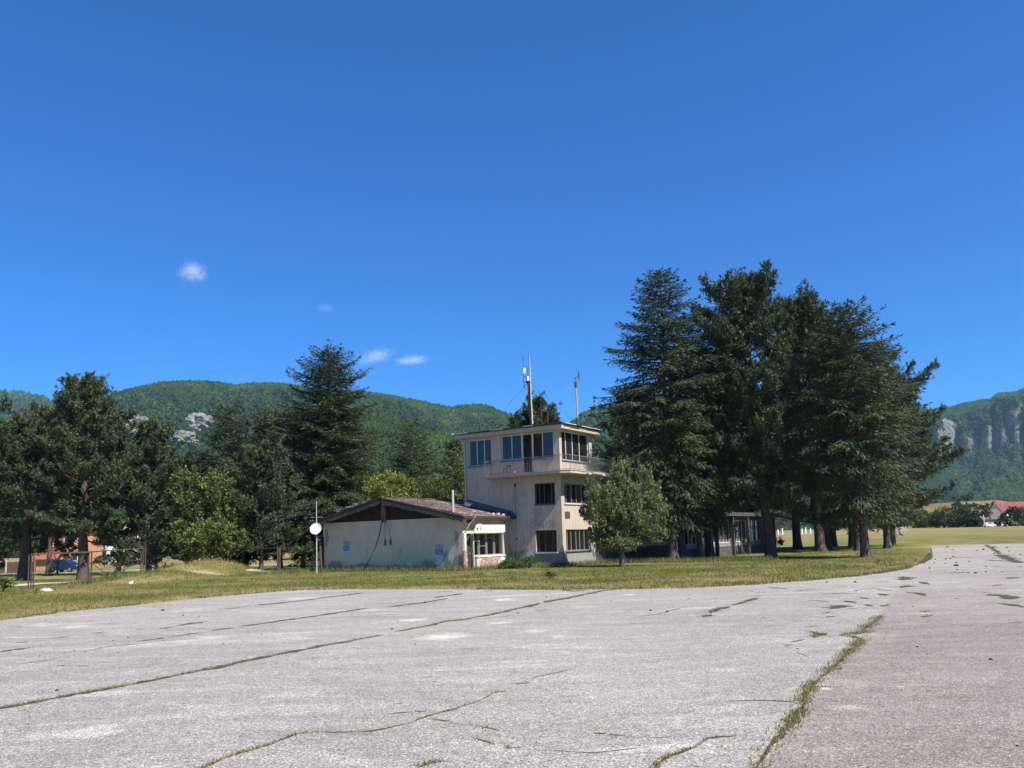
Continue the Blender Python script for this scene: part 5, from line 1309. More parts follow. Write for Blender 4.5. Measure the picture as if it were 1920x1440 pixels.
def leafy(parent, lobes, seed, n, m, trunk_h, trunk_r, leaf=(.10, .17), bark='bark2', up=0.3, fill=0.45):
    """broadleaf crown: leaf-sized faces through the volume of several lobes"""
    g = rng(seed); vol = np.array([a * b * c for (_, _, _, a, b, c) in lobes]) ** .75; vol /= vol.sum()
    Ps = []; Ds = []; limbs = []
    for (cx, cy, cz, rx, ry, rz), w in zip(lobes, vol):
        k = int(n * w); d = rnd_dir(g, k)
        # twig clusters: leaves gather round points near the lobe surface
        kc = max(10, k // 34); dc_ = rnd_dir(g, kc); rc = g.uniform(fill, 1.0, kc) ** .6
        c = dc_ * rc[:, None] * (0.86 + 0.28 * g.random((kc, 1))); pick = g.integers(0, kc, k)
        p = c[pick] + g.normal(0, 1, (k, 3)) * g.uniform(.05, .15, (kc, 1))[pick]
        Ps.append(p * np.array((rx, ry, rz)) + np.array((cx, cy, cz))); Ds.append(d * .8 + c[pick] * .6 + np.array((0, 0, up)))
        base = Vector((0, 0, trunk_h * .9)); cc = Vector((cx, cy, cz))
        limbs.append(([base, base.lerp(cc, .5) + Vector((0, 0, .1)), cc], trunk_r * .5))
        for q in range(9):
            e = Vector(c[q % kc]); e = Vector((e.x * rx, e.y * ry, e.z * rz)) + cc; s0 = base.lerp(cc, .35 + .07 * q); limbs.append(([s0, s0.lerp(e, .5) + Vector((0, 0, .12)), e], trunk_r * .2))
    P = np.concatenate(Ps); D = np.concatenate(Ds); k = len(P)
    P[:, 2] = np.maximum(P[:, 2], 0.05)
    V, F = quads(P, D, rnd_dir(g, k) + np.array((0, 0, .6)), g.uniform(*leaf, k), g.uniform(leaf[0] * .55, leaf[1] * .6, k))
    mb = MB(); mb.tube([(0, 0, -.3), (0, 0, .15), (0.02, 0, trunk_h * .6), (0, 0, trunk_h)], [trunk_r * 1.5, trunk_r * 1.1, trunk_r * .9, trunk_r * .6], 9)
    for pl, r0 in limbs: mb.tube(pl, [r0 * (1 - .75 * i / (len(pl) - 1)) for i in range(len(pl))], 4, cap=False)
    mb.build('trunk', M[bark], parent, True)
    return link('crown', fast_mesh('crown', V, F), M[m], parent)

def spot(px, D): p = at(px, 1045, D); p.z = float(gz(p.x, p.y)) - 0.03; return p
def height(px, py, p): return at(px, py, p.y).z - p.z
def tree(kind, name, label, px, D, apx, apy, r, z0, seed, group=None, rot=0.0, **kw):
    p = spot(px, D); o = thing(name, label, 'tree', p, rot, group); h = height(apx, apy, p)
    if kind == 'spruce': c = spruce(o, h, r, z0, seed, **kw)
    else: c = pine(o, h, r, z0, seed, **kw)
    return o
GR, GLF = 'tall conifers right of the tower', 'trees behind the fence on the left'
tree('spruce', 'spruce_tree', 'tall spruce right beside the tower with a long low branch reaching over its roof', 1262, 56.6, 1247, 510, 4.1, 3.0, 1, GR, dens=1.15, droop=1.3, reach=[(11.0, math.pi, 1.6), (10.4, math.pi, 1.45), (13.2, math.pi, 1.15), (15.4, 3.0, 1.15)])
tree('pine', 'pine_tree', 'tallest pine of the group, with upright tufted shoots at its twin top', 1446, 57.0, 1405, 522, 4.7, 3.0, 2, GR, lean=-0.05, leaders=3, trunk_r=.36, dens=1.2, topw=.55)
tree('spruce', 'spruce_tree', 'spruce with the thick trunk nearest the apron, rightmost of the front row', 1624, 53.0, 1606, 568, 3.7, 2.9, 3, GR, dens=1.1, droop=1.25)
tree('pine', 'pine_tree', 'broad pine behind the tallest one, thick trunk with pale bare side', 1540, 70.0, 1512, 552, 5.4, 3.6, 4, GR, leaders=3, trunk_r=.42, topw=.4)
tree('pine', 'pine_tree', 'pine on a slim trunk between the tallest pine and the thick pale trunk', 1497, 80.0, 1470, 560, 4.0, 3.0, 5, GR, dens=.85)
tree('spruce', 'spruce_tree', 'dark narrow conifer filling the gap between tall spruce and tallest pine', 1332, 61.5, 1338, 584, 3.0, 2.5, 6, GR, dens=.9, leaf=1.1)
tree('spruce', 'spruce_tree', 'spruce on the slim trunk just left of the thick front trunk', 1600, 80.0, 1590, 620, 3.8, 3.0, 7, GR, dens=.8, leaf=1.2)
tree('pine', 'pine_tree', 'pine whose slim trunk stands close behind the thick pale one', 1552, 78.0, 1556, 600, 4.0, 3.0, 8, GR, dens=.8)
tree('pine', 'pine_tree', 'farthest slim pine in the gap right of the thick pale trunk', 1564, 87.0, 1575, 640, 4.0, 3.0, 9, GR, dens=.7)
tree('spruce', 'spruce_tree', 'spruce half hidden behind the thick front trunk, leaning crown to the right', 1611, 70.0, 1640, 618, 3.4, 3.0, 10, GR, dens=.8, leaf=1.15)
tree('spruce', 'spruce_tree', 'dense spruce over the left one of the last trunk pair at the right', 1666, 74.0, 1688, 648, 4.4, 3.0, 11, GR, dens=.9, leaf=1.15, droop=1.2)
tree('pine', 'pine_tree', 'rightmost pine with wide tufted boughs reaching out over the field', 1675, 82.0, 1730, 708, 6.4, 3.0, 12, GR, dens=1.1, leaders=3, topw=.6, lean=.06)
tree('pine', 'pine_tree', 'dark pine behind the low wing, right of the tower balcony', 1195, 78.0, 1190, 720, 4.2, 1.5, 13, GR, dens=.8)
tree('pine', 'pine_tree', 'dark pine behind the middle of the low wing', 1385, 84.0, 1370, 640, 4.6, 1.5, 14, GR, dens=.8)
tree('spruce', 'spruce_tree', 'shaded spruce behind the wing, close left of the pine in its middle', 1290, 84.0, 1292, 650, 4.4, 1.5, 15, GR, dens=.75, leaf=1.25)
# left group
tree('pine', 'pine_tree', 'pine with the dark trunk left of the rusty gate, at the picture edge', 46, 66.0, 30, 788, 4.8, 3.0, 21, GLF, dens=1.1, trunk_r=.5, topw=.55)
tree('pine', 'pine_tree', 'pine cut off by the left picture edge', -42, 74.0, -30, 800, 5.0, 1.2, 22, GLF, dens=.9, topw=.5)
tree('pine', 'pine_tree', 'tallest pine of the left row, forked trunk behind the rusty gate', 157, 64.0, 172, 706, 4.5, 2.9, 23, GLF, dens=1.15, leaders=3, trunk_r=.42, low=1.05, topw=.26)
tree('pine', 'pine_tree', 'dark pine between the two nearest left pines, farther back', 92, 86.0, 92, 772, 5.2, 5.0, 24, GLF, dens=.85, topw=.5)
tree('pine', 'pine_tree', 'bushy pine right of the rusty gate with boughs almost to the ground', 280, 67.0, 276, 784, 3.7, 0.9, 25, GLF, dens=1.1, topw=.30)
tree('pine', 'pine_tree', 'squat dark pine behind the chestnut, lower than its neighbours', 352, 84.0, 346, 850, 4.2, .8, 26, GLF, dens=.9, topw=.5)
tree('spruce', 'spruce_tree', 'dark pointed conifer rising in front of the big crag, above the chestnut', 430, 84.0, 428, 763, 4.0, .8, 27, GLF, dens=.9, leaf=1.15)
tree('spruce', 'spruce_tree', 'big spruce with flaring boughs, tallest tree on the left, beside the outbuilding', 618, 76.0, 617, 658, 5.4, 1.2, 28, GLF, dens=1.1, leaf=1.1, droop=1.0)
tree('pine', 'pine_tree', 'low spreading pine on a short dark trunk between gate frame and dish pole', 490, 66.0, 505, 850, 3.9, 1.6, 29, GLF, dens=1.0, low=1.1, topw=.5)
tree('pine', 'pine_tree', 'tall dark pine close left of the big spruce', 525, 82.0, 514, 770, 4.8, 1.0, 30, GLF, dens=.95, topw=.45)
tree('pine', 'pine_tree', 'shady pine on the leaning trunk left of the dish pole', 568, 82.0, 575, 850, 4.2, 1.8, 31, GLF, dens=.9, lean=.02, topw=.5)
tree('pine', 'pine_tree', 'dark pine filling the gap between tallest left pine and bushy pine', 222, 84.0, 226, 838, 4.6, 2.6, 37, GLF, dens=.85, topw=.5)
tree('pine', 'pine_tree', 'shady pine deep behind the small gate frame, right of the chestnut', 462, 90.0, 470, 835, 4.4, .8, 38, GLF, dens=.8, topw=.5)
tree('spruce', 'spruce_tree', 'dark conifer behind the big spruce, partly showing at its right foot', 668, 88.0, 680, 800, 4.2, .8, 39, GLF, dens=.8, leaf=1.25)
tree('spruce', 'spruce_tree', 'conical dark conifer behind the outbuilding roof, right of the big spruce', 774, 92.0, 772, 793, 4.2, 1.0, 32, GLF, dens=.8, leaf=1.2)
tree('pine', 'pine_tree', 'dark pine top just left of the tower, behind the leafy tree', 858, 96.0, 858, 822, 2.6, 1.0, 33, GLF, dens=.75)
tree('pine', 'pine_tree', 'pine with tufted top showing above the tower roof right of the mast', 1014, 80.0, 1013, 745, 2.6, 4.0, 34, GLF, dens=1.4, topw=.5)
tree('pine', 'pine_tree', 'small pine tip above the tower roof, right of the taller tufted one', 1046, 84.0, 1045, 766, 1.2, 4.0, 35, GLF, dens=1.3, topw=.25)
tree('pine', 'pine_tree', 'small pine tip above the tower roof, behind the steel frame', 977, 84.0, 975, 772, 1.3, 4.0, 36, GLF, dens=1.3, topw=.25)

def broad(name, label, px, D, lobes_px, seed, n, m, th, tr, group=None, cat='tree', **kw):
    """lobes given as (px, py, half width px, half height px, depth offset m)"""
    p = spot(px, D); o = thing(name, label, cat, p, 0, group); s = D / FPX; L = []
    for (cx, cy, hw, hh, dd) in lobes_px:
        c = at(cx, cy, D + dd) - p; L.append((c.x, c.y, c.z, hw * s, hw * s * .9, hh * s))
    leafy(o, L, seed, n, m, th, tr, **kw); return o
broad('chestnut_tree', 'light green leafy chestnut tree in two rounded lobes among the dark left pines', 392, 62.0, [(350, 915, 26, 34, 0), (408, 922, 26, 40, .3), (418, 970, 22, 26, .6), (385, 1012, 44, 30, -.5), (438, 1015, 20, 26, .2), (350, 975, 26, 36, .5), (402, 1000, 28, 30, -.8), (372, 945, 18, 20, .2)], 41, 15000, 'leaf', 1.2, .18, GLF, leaf=(.14, .27), fill=.7)
broad('leafy_tree', 'yellow green leafy tree behind the left slope of the outbuilding roof', 660, 79, [(655, 925, 38, 28, 0), (690, 905, 22, 20, .5), (640, 960, 40, 40, .6)], 42, 7000, 'leaf_olive', 1.4, .15, GLF, leaf=(.14, .24))
broad('leafy_tree', 'golden-lit leafy tree catching sun just above the outbuilding ridge', 735, 73, [(735, 915, 40, 30, 0), (705, 925, 26, 28, .2), (765, 922, 22, 26, .3), (730, 960, 55, 40, .5)], 43, 8000, 'leaf_golden_lit', 1.4, .15, GLF, leaf=(.15, .27), fill=.6)
broad('leafy_tree', 'olive leafy tree behind the outbuilding, left of the flue pipe', 812, 77, [(800, 918, 34, 24, 0), (832, 922, 28, 28, .3), (815, 960, 50, 40, .3)], 44, 8000, 'leaf_olive', 1.4, .15, GLF, leaf=(.13, .22))
broad('leafy_tree', 'fresh green leafy tree hugging the left edge of the tower', 862, 74, [(858, 885, 24, 36, 0), (866, 920, 26, 40, .2), (855, 960, 30, 40, .2)], 45, 6500, 'leaf', 1.5, .14, GLF, leaf=(.13, .22))
broad('small_tree', 'small grey green leafy tree on a short trunk in front of the tower corner', 1166, 50.0, [(1160, 905, 17, 46, 0), (1152, 880, 9, 24, .1), (1180, 890, 11, 28, .3), (1118, 948, 22, 40, -.3), (1106, 918, 10, 28, 0), (1134, 925, 12, 30, .4), (1098, 960, 12, 24, .2), (1212, 922, 16, 44, .1), (1205, 888, 8, 20, .1), (1228, 935, 15, 40, .4), (1240, 965, 13, 34, 0), (1190, 945, 18, 42, -.5), (1160, 965, 22, 36, -.3), (1135, 992, 26, 22, .1), (1212, 985, 26, 26, -.2), (1170, 1005, 26, 20, .1), (1190, 1015, 24, 14, .4), (1120, 1000, 18, 20, .4), (1165, 1018, 40, 16, 0), (1140, 1015, 24, 16, .2), (1225, 1000, 20, 20, .1), (1170, 930, 20, 36, .5), (1148, 945, 18, 40, -.4), (1196, 975, 22, 40, .2)], 46, 40000, 'willow', 1.45, .17, leaf=(.09, .17), up=.9, fill=.25)
# bushes and trees far across the field on the right
FB = 'bushes across the field'
broad('bush', 'large round dark bush left of the brown roofed house', 1822, 300, [(1825, 965, 30, 20, 0), (1800, 972, 30, 18, 2), (1835, 975, 24, 14, -2)], 51, 5000, 'bush', 1.0, .4, FB, 'bush', leaf=(.5, 1.0))
broad('bush', 'lighter green bush right behind the pine trunks, at the far edge of the field', 1776, 310, [(1776, 970, 24, 18, 0), (1758, 976, 18, 14, 3)], 52, 3500, 'leaf_olive', 1.0, .4, FB, 'bush', leaf=(.5, 1.0))
broad('bush', 'dark round bush between brown roofed and red roofed houses', 1900, 290, [(1898, 972, 20, 17, 0), (1922, 966, 24, 18, 2)], 53, 4500, 'bush', 1.0, .4, FB, 'bush', leaf=(.5, 1.0))
broad('small_tree', 'small dark tree standing alone in the tan field on the slope', 1792, 470, [(1793, 951, 9, 9, 0)], 54, 1200, 'bush', 2.0, .3, FB, 'tree', leaf=(.5, 1.0))
broad('small_tree', 'dark tree on the skyline of the tan field, left end', 1812, 640, [(1815, 932, 10, 8, 0), (1800, 934, 12, 6, 0)], 55, 1600, 'bush', 2.0, .3, FB, 'tree', leaf=(.7, 1.4))
for i, (px, hw, hh, D, lb) in enumerate([(1470, 40, 30, 330, 'dark bush far off behind the tallest pine trunk'), (1555, 34, 24, 320, 'dark bush far off between the thick pale trunk and front trunk'), (1640, 36, 22, 330, 'green bush far off between the front trunk and last trunk pair'), (1700, 34, 20, 340, 'green bush far off just right of the last trunk pair'), (1738, 26, 18, 330, 'low dark bush far off under the rightmost boughs')]):
    broad('bush', lb, px, D, [(px - hw * .4, 985 - hh * .6, hw * .7, hh, 0), (px + hw * .5, 986 - hh * .5, hw * .6, hh * .8, 3)], 60 + i, 3200, 'bush' if i % 2 else 'leaf_olive', 1.0, .4, FB, 'bush', leaf=(.5, 1.0))
for i, (px, py) in enumerate([(1850, 948), (1826, 947), (1864, 945)]): broad('shrub', ['middle scrub clump in the tan hill field', 'left scrub clump in the tan hill field', 'right scrub clump in the tan hill field'][i], px, 560, [(px, py, 6, 3.5, 0)], 70 + i, 500, 'bush', .5, .2, FB, 'bush', leaf=(.6, 1.0))
broad('bush', 'green bushy hedge plant behind the left gate, right of the forked trunk', 232, 84, [(205, 1050, 30, 12, 0), (240, 1048, 30, 14, 1), (262, 1050, 20, 10, 0)], 75, 4500, 'leaf', .4, .08, 'shrubs on the left lawn', 'bush', leaf=(.12, .22))
broad('bush', 'dark leafy shrub in front of the orange brick house, behind the left gate', 108, 88, [(95, 1020, 24, 16, 0), (122, 1014, 22, 20, .5), (72, 1024, 16, 14, .3), (140, 1030, 18, 14, .4)], 78, 4500, 'bush', 1.2, .1, 'shrubs on the left lawn', 'bush', leaf=(.14, .26))
broad('bush', 'low green bush behind the right gate frame', 460, 86, [(450, 1043, 22, 9, 0), (472, 1045, 16, 7, .5)], 76, 2500, 'leaf', .4, .08, 'shrubs on the left lawn', 'bush', leaf=(.12, .22))
broad('bush', 'fresh green bush at the foot of the shaded tower wall', 970, 51.6, [(965, 1056, 24, 9, 0), (990, 1054, 14, 10, .1), (945, 1060, 16, 6, -.2)], 77, 3500, 'weed', .2, .04, None, 'bush', leaf=(.07, .14))
def broadleaf_weed(px, py, h, label, seed, n=16, group='broadleaf weeds in the grass', m='weed', leafl=.4):
    p = ground(px, py); p.z = float(gz(p.x, p.y)); o = thing('weed', label, 'plant', p, 0, group); g = rng(seed)
    mb = MB(); lv = MB()
    for i in range(max(2, n // 5)):
        a = g.uniform(0, 6.28); tip = Vector((math.cos(a) * h * .25, math.sin(a) * h * .25, h * g.uniform(.7, 1.0))); mb.tube([(0, 0, 0), tip * .5, tip], [.014, .010, .004], 5, cap=False)
        for k in range(5):
            q = tip * (0.15 + .17 * k); b = g.uniform(0, 6.28); l = leafl * (1.1 - .15 * k) * g.uniform(.7, 1.2); d = Vector((math.cos(b), math.sin(b), .35)); s = Vector((-math.sin(b), math.cos(b), 0)) * l * .17
            e = q + d * l; mid = q + d * l * .5 + Vector((0, 0, l * .16)); e.z -= l * .12
            lv.add([q, mid - s, e, mid + s, mid - Vector((0, 0, .03))], [(0, 1, 4), (1, 2, 4), (2, 3, 4), (3, 0, 4)])
    mb.build('stem', M[m], o); lv.build('leaves', M[m], o); return o
broadleaf_weed(6, 1112, 1.0, 'big leafy weed at the left picture edge by the gate post', 81, 45, leafl=.55)
broadleaf_weed(20, 1106, .9, 'second leafy weed at the left edge, thinner and nearer the gate post', 82, 20, leafl=.4)
broadleaf_weed(200, 1092, .75, 'leafy weed right of the middle gate post', 83, 26); broadleaf_weed(218, 1093, .8, 'taller leafy weed with pale stalk near the right gate post', 84, 24); broadleaf_weed(64, 1117, .35, 'small yellowish weed beside the pale sack', 85, 10, leafl=.25)
broadleaf_weed(1033, 1087, .45, 'dark spiky weed clump alone on the lawn before the tower', 86, 30, leafl=.45); broadleaf_weed(1118, 1086, .40, 'single dark upright weed on the lawn, right of the spiky clump', 87, 8, leafl=.25)
broadleaf_weed(800, 1071, .5, 'pale weed against the foot of the gable wall below the right poster', 88, 24, leafl=.25, m='weed_grey'); broadleaf_weed(560, 1071, .6, 'weed clump at the grass edge between gate post and dish pole', 89, 24, leafl=.3); broadleaf_weed(1648, 1060, .5, 'dark weed on the lawn right below the thick front trunk', 90, 16, leafl=.3)
# tall seeding grass along the walls and the shade line
g = rng(99)
def fringe(pts, n, hlo, hhi, spread):
    P = [Vector(p) for p in pts]; x = []; y = []
    seg = [(b - a).length for a, b in zip(P[:-1], P[1:])]; tot = sum(seg)
    for a, b, l in zip(P[:-1], P[1:], seg):
        k = int(n * l / tot); t = g.uniform(0, 1, k); x += list(a.x + (b.x - a.x) * t + g.normal(0, spread, k)); y += list(a.y + (b.y - a.y) * t + g.normal(0, spread, k))
    return np.array(x), np.array(y), g.uniform(hlo, hhi, len(x))
fs_ = [fringe([HC + U1 * 11.6 - U2 * .25, HC - U2 * .3 - U1 * .3], 5200, .10, .42, .16), fringe([HC - U1 * .6, HC + U2 * 5 - U1 * .7], 1500, .1, .4, .25), fringe([TC + U1 * 3.5 - U2 * .3, TC - U2 * .4, TC + U2 * 4.6 - U1 * .5], 3200, .08, .4, .3),
       fringe([ground(1118, 1057), ground(1290, 1056), ground(1450, 1053)], 4200, .10, .42, .35), fringe([ground(150, 1098), ground(262, 1086)], 1500, .1, .45, .5), fringe([ground(440, 1082), ground(600, 1072)], 2400, .1, .4, .4)]
vg = np.array(fe)[:, :2]; pk = g.integers(0, len(vg) - 1, 11000); pk = pk[(vg[pk, 1] < 60) & (vnoise(pk * 0.11, 2.2, 8) > .35)]; tt_ = g.uniform(0, 1, len(pk)); vx_ = vg[pk, 0] * (1 - tt_) + vg[pk + 1, 0] * tt_; vy_ = vg[pk, 1] * (1 - tt_) + vg[pk + 1, 1] * tt_ + g.normal(.06, .14, len(pk))
fs_.append((vx_, vy_, g.uniform(.04, .17, len(pk))))
wx = g.uniform(-24, 26, 420); wy = g.uniform(30, 50, 420); wk = (~inside(apron_poly, wx, wy)) & (edge_dist(wx, wy) > .6); wx, wy = wx[wk], wy[wk]; wn = g.integers(10, 34, len(wx)); fs_.append((np.repeat(wx, wn) + g.normal(0, .13, wn.sum()), np.repeat(wy, wn) + g.normal(0, .13, wn.sum()), g.uniform(.06, .22, wn.sum())))
x = np.concatenate([f[0] for f in fs_]); y = np.concatenate([f[1] for f in fs_]); hh = np.concatenate([f[2] for f in fs_])
gn = g.uniform(0, 1, (len(x), 1)); k = ~in_build(x, y); x, y, hh, gn = x[k], y[k], hh[k], gn[k]
blades('tall_grass', x, y, np.where(inside(apron_poly, x, y), 0.0, gz(x, y) * sstep(0, .7, edge_dist(x, y))), hh, g.uniform(.02, .04, len(x)), np.array((.10, .14, .03)) * (1 - gn) + np.array((.26, .24, .12)) * gn, 98, .5)
# ------------------------------------------------------------------ fences, gates, car, far houses
def gpt(px, py): p = ground(px, py); p.z = float(gz(p.x, p.y)); return p
ga_, gb_, gc_ = gpt(55, 1106), gpt(168, 1097), gpt(266, 1088)
Gt = thing('gate_frame', 'rusty brown steel gate frame without mesh, at the left edge of the lawn', 'gate', ga_)
def post_pair(parent, p, o, h, w=.075, gap=.19, n=2):
    for i in range(n): MB().box(p.x - o.x + i * gap - w / 2 - gap * .5, p.x - o.x + i * gap + w / 2 - gap * .5, p.y - o.y - w / 2, p.y - o.y + w / 2, p.z - o.z - .25, p.z - o.z + h - .06 * (i == 0)).build('post', M['rust'], parent)
post_pair(Gt, ga_, ga_, 1.78, n=3, gap=.13, w=.05); post_pair(Gt, gb_, ga_, 1.78, n=2, gap=.16, w=.06); post_pair(Gt, gc_, ga_, 1.68, n=3, gap=.13, w=.06)
tops = [ga_ - ga_ + Vector((.1, 0, 1.74)), gb_ - ga_ + Vector((0, 0, 1.74)), gc_ - ga_ + Vector((0, 0, 1.62))]
MB().bar(tops[0], tops[1], .085).build('top_rail', M['rust'], Gt); MB().bar(tops[1], tops[2], .06).build('top_rail', M['rust'], Gt)
MB().bar(tops[1] + Vector((0.05, .1, -.6)), tops[1] + Vector((.5, .6, -1.15)), .04).build('brace', M['rust'], Gt)
MB().tube([tops[1] + Vector((.3, .2, -.95)), tops[2] + Vector((-.2, 0, -.95))], .008, 4).build('wire', M['rust'], Gt)
gd_, ge_ = gpt(430, 1073), gpt(523, 1072)
G2 = thing('gate_frame', 'smaller dark steel fence frame between the grassy mound and the dish pole', 'gate', ge_)
post_pair(G2, gd_, ge_, 1.72, n=2, gap=.22, w=.1); post_pair(G2, ge_, ge_, 1.75, n=2, gap=.14, w=.1)
MB().bar(gd_ - ge_ + Vector((0, 0, 1.68)), Vector((0, 0, 1.70)), .05).build('top_rail', M['rust'], G2)
MB().tube([gd_ - ge_ + Vector((1, 0, 0)), gd_ - ge_ + Vector((1, 0, 1.66))], .015, 5).build('upright', M['rust'], G2)
for i, (px, py, h, lb) in enumerate([(492, 1074, .75, 'thin leaning stake left of the other stake by the small gate frame'), (512, 1074, .55, 'short stake close left of the post of the small gate frame')]):
    p = gpt(px, py); o = MB().tube([(0, 0, -.2), (.03, 0, h)], .035, 6).build('stake', M['rust']); o.location = p; tag(o, lb, 'stake', 'stakes by the small gate')
# low brown board fence at the far left
fp = spot(20, 104); Fn = thing('board_fence', 'low brown board fence with pale posts at the far left behind the pines', 'fence', fp)
bmesh_ = MB().box(-.095, .095, -.015, .015, 0, 1.35).mesh('board'); pm_ = MB().box(-.08, .08, -.12, -.02, -.2, 1.6).mesh('post')
for i in range(38): o = link('board', bmesh_, M['brownfence'], Fn); o.location = (-4.4 + i * .2, 0, R.uniform(-.03, .05))
for i in range(5): o = link('post', pm_, M['pale'], Fn); o.location = (-3.9 + i * 1.7, 0, 0)

def car(label, p, rz, paint, s=1.0):
    o = thing('parked_car', label, 'car', p, rz)
    # body shell from stations along x: (x, half width low, half width shoulder, z sill, z shoulder)
    st = [(-2.0, .62, .66, .42, .80), (-1.93, .74, .76, .30, .90), (-1.3, .80, .83, .26, .93), (0, .81, .84, .24, .92), (1.0, .81, .83, .25, .90), (1.6, .78, .79, .27, .80), (1.95, .68, .68, .32, .70), (2.05, .58, .58, .40, .62)]
    mb = MB(); vs = []
    for x, wl, ws, z0, z1 in st: vs += [(x, -wl, z0), (x, -ws, (z0 + z1) * .52), (x, -ws * .97, z1), (x, ws * .97, z1), (x, ws, (z0 + z1) * .52), (x, wl, z0)]
    fs = [(0, 1, 2, 3, 4, 5), tuple(range(len(vs) - 1, len(vs) - 7, -1))]
    for i in range(len(st) - 1):
        for k in range(6): fs.append((i * 6 + k, i * 6 + (k + 1) % 6, i * 6 + 6 + (k + 1) % 6, i * 6 + 6 + k))
    mb.add(vs, fs); body = mb.build('body', paint, o, False)
    cab = [(-1.90, .70, .70, .905), (-1.45, .62, .60, 1.36), (-.7, .62, .60, 1.46), (.1, .62, .60, 1.44), (1.0, .76, .74, .90)]
    c = MB(); vs = []
    for x, w0, w1, z in cab: vs += [(x, -w1, z), (x, w1, z)]
    base = [(x, s_ * .79, .89) for x, *_ in cab for s_ in (-1, 1)]
    base = [(x if 0 < i < 4 else x, s_ * (.79 if 0 < i < 4 else .70), .89) for i, (x, *_) in enumerate(cab) for s_ in (-1, 1)]
    vs += base; n = len(cab); fs = []
    for i in range(n - 1): fs += [(2 * i, 2 * i + 2, 2 * i + 3, 2 * i + 1), (2 * i, 2 * n + 2 * i, 2 * n + 2 * i + 2, 2 * i + 2), (2 * i + 1, 2 * i + 3, 2 * n + 2 * i + 3, 2 * n + 2 * i + 1)]
    c.add(vs, fs); c.build('cabin', paint, o)
    for s_ in (-1, 1):
        for nm, poly in (('side_window', [(-1.55, .97), (-1.32, 1.30), (-.68, 1.39), (-.66, .97)]), ('side_window', [(-.58, .97), (-.60, 1.39), (.06, 1.37), (.62, .97)])):
            q = MB(); vv = []
            for off in (0.012, 0.0):
                for x, z in poly: t = (z - .89) / (1.45 - .89); vv.append((x, s_ * (.79 + (.605 - .79) * t + off), z))
            q.add(vv, [(0, 1, 2, 3), (7, 6, 5, 4)] + [(i, (i + 1) % 4, 4 + (i + 1) % 4, 4 + i) for i in range(4)]); q.build(nm, M['carglass'], o)
        h = MB().box(1.80, 1.97, s_ * .50 - .13, s_ * .50 + .13, .60, .72).build('headlight', M['lamp'], o)
        MB().box(-1.99, -1.93, s_ * .62 - .08, s_ * .62 + .08, .72, .92).build('tail_light', M['red'], o)
        MB().box(.50, .62, s_ * .88 - .07, s_ * .88 + .07, .93, 1.05).build('mirror', paint, o)
        for x in (-1.22, 1.22):
            q = MB(); pr = [(-.02, .20), (-.10, .31), (.0, .32), (.10, .31), (.02, .20)]
            w = MB().tube([(x, s_ * .62, .31), (x, s_ * .84, .31)], .31, 18).build('wheel', M['tyre'], o)
            MB().tube([(x, s_ * .80, .31), (x, s_ * .855, .31)], .19, 12).build('rim', M['rim'], w)
    q = MB(); q.add([(.16, -.56, 1.40), (.16, .56, 1.40), (.94, .68, .95), (.94, -.68, .95)], [(0, 1, 2, 3)]); q.v = [(a + .02, b, c_ + .02) for a, b, c_ in q.v] + [(a, b, c_) for a, b, c_ in q.v]; q.f += [(7, 6, 5, 4)]; q.build('windscreen', M['carglass'], o)
    MB().box(-2.06, -1.9, -.66, .66, .36, .58).build('bumper', paint, o); MB().box(1.9, 2.1, -.6, .6, .34, .52).build('bumper', paint, o)
    return o
cp = spot(124, 99.0)
car('dark blue hatchback parked on the pale road, partly behind the forked pine trunk', cp + Vector((0, 0, .06)), math.radians(-14), M['bluecar'])

def house(label, px0, px1, D, dep, zw, zr, wm, rm, name='house', wins=(), base_dz=0.0, rz=0.0, hip=False, chim=False):
    p = spot((px0 + px1) / 2, D); p.z += base_dz; w = (px1 - px0) / FPX * D; o = thing(name, label, 'house', p, rz)
    MB().box(-w / 2, w / 2, 0, dep, -1.0, zw).build('wall', wm, o)
    mb = MB(); e = .5; mb.prism([(-e, zw - .12), (dep / 2, zr), (dep + e, zw - .12), (dep + e, zw + .02), (dep / 2, zr + .16), (-e, zw + .02)], 'x', -w / 2 - e, w / 2 + e); r_ = mb.build('roof', rm, o)
    for s_ in (-1, 1):
        MB().prism([(0.0, zw), (dep, zw), (dep / 2, zr - .05)], 'x', s_ * (w / 2 - .1) - .1, s_ * (w / 2 - .1) + .1).build('gable', wm, o)
    if chim: MB().box(w * .2, w * .2 + .6, dep / 2 - .3, dep / 2 + .3, zr - .4, zr + 1.0).build('chimney', wm, r_)
    for (u, z, ww, hh) in wins:
        f = MB().box(u * w - ww / 2, u * w + ww / 2, -.05, -.003, z, z + hh).build('window', M['whiteframe'], o); MB().box(u * w - ww / 2 + .08, u * w + ww / 2 - .08, -.06, -.052, z + .08, z + hh - .08).build('pane', M['carglass'], f)
    return o
house('unplastered orange brick house behind the forked pine on the left', 96, 152, 128, 8, 5.3, 7.2, M['orange'], M['redroof'], wins=[(-.25, 1.0, 1.1, 1.3), (.25, 1.0, 1.1, 1.3), (.05, 3.4, 1.1, 1.2)], rz=.1)
house('small orange hut behind the blue car', 66, 100, 116, 4, 1.5, 2.5, M['orange'], M['redroof'], name='hut', rz=math.pi / 2 * 0 + .05)
house('white house with red tiled roof seen between left pine trunks', 138, 206, 142, 9, 4.6, 7.6, M['farwall'], M['redroof'], wins=[(-.3, 1.2, 1.2, 1.4), (.1, 1.2, 1.2, 1.4), (.35, 1.2, 1.2, 1.4)], chim=True, rz=-.15)
house('white walled house higher up behind the left pines', 105, 165, 190, 9, 10.5, 13.5, M['farwall'], M['redroof'], wins=[(-.2, 7, 1.3, 1.4), (.2, 7, 1.3, 1.4)], rz=.1)
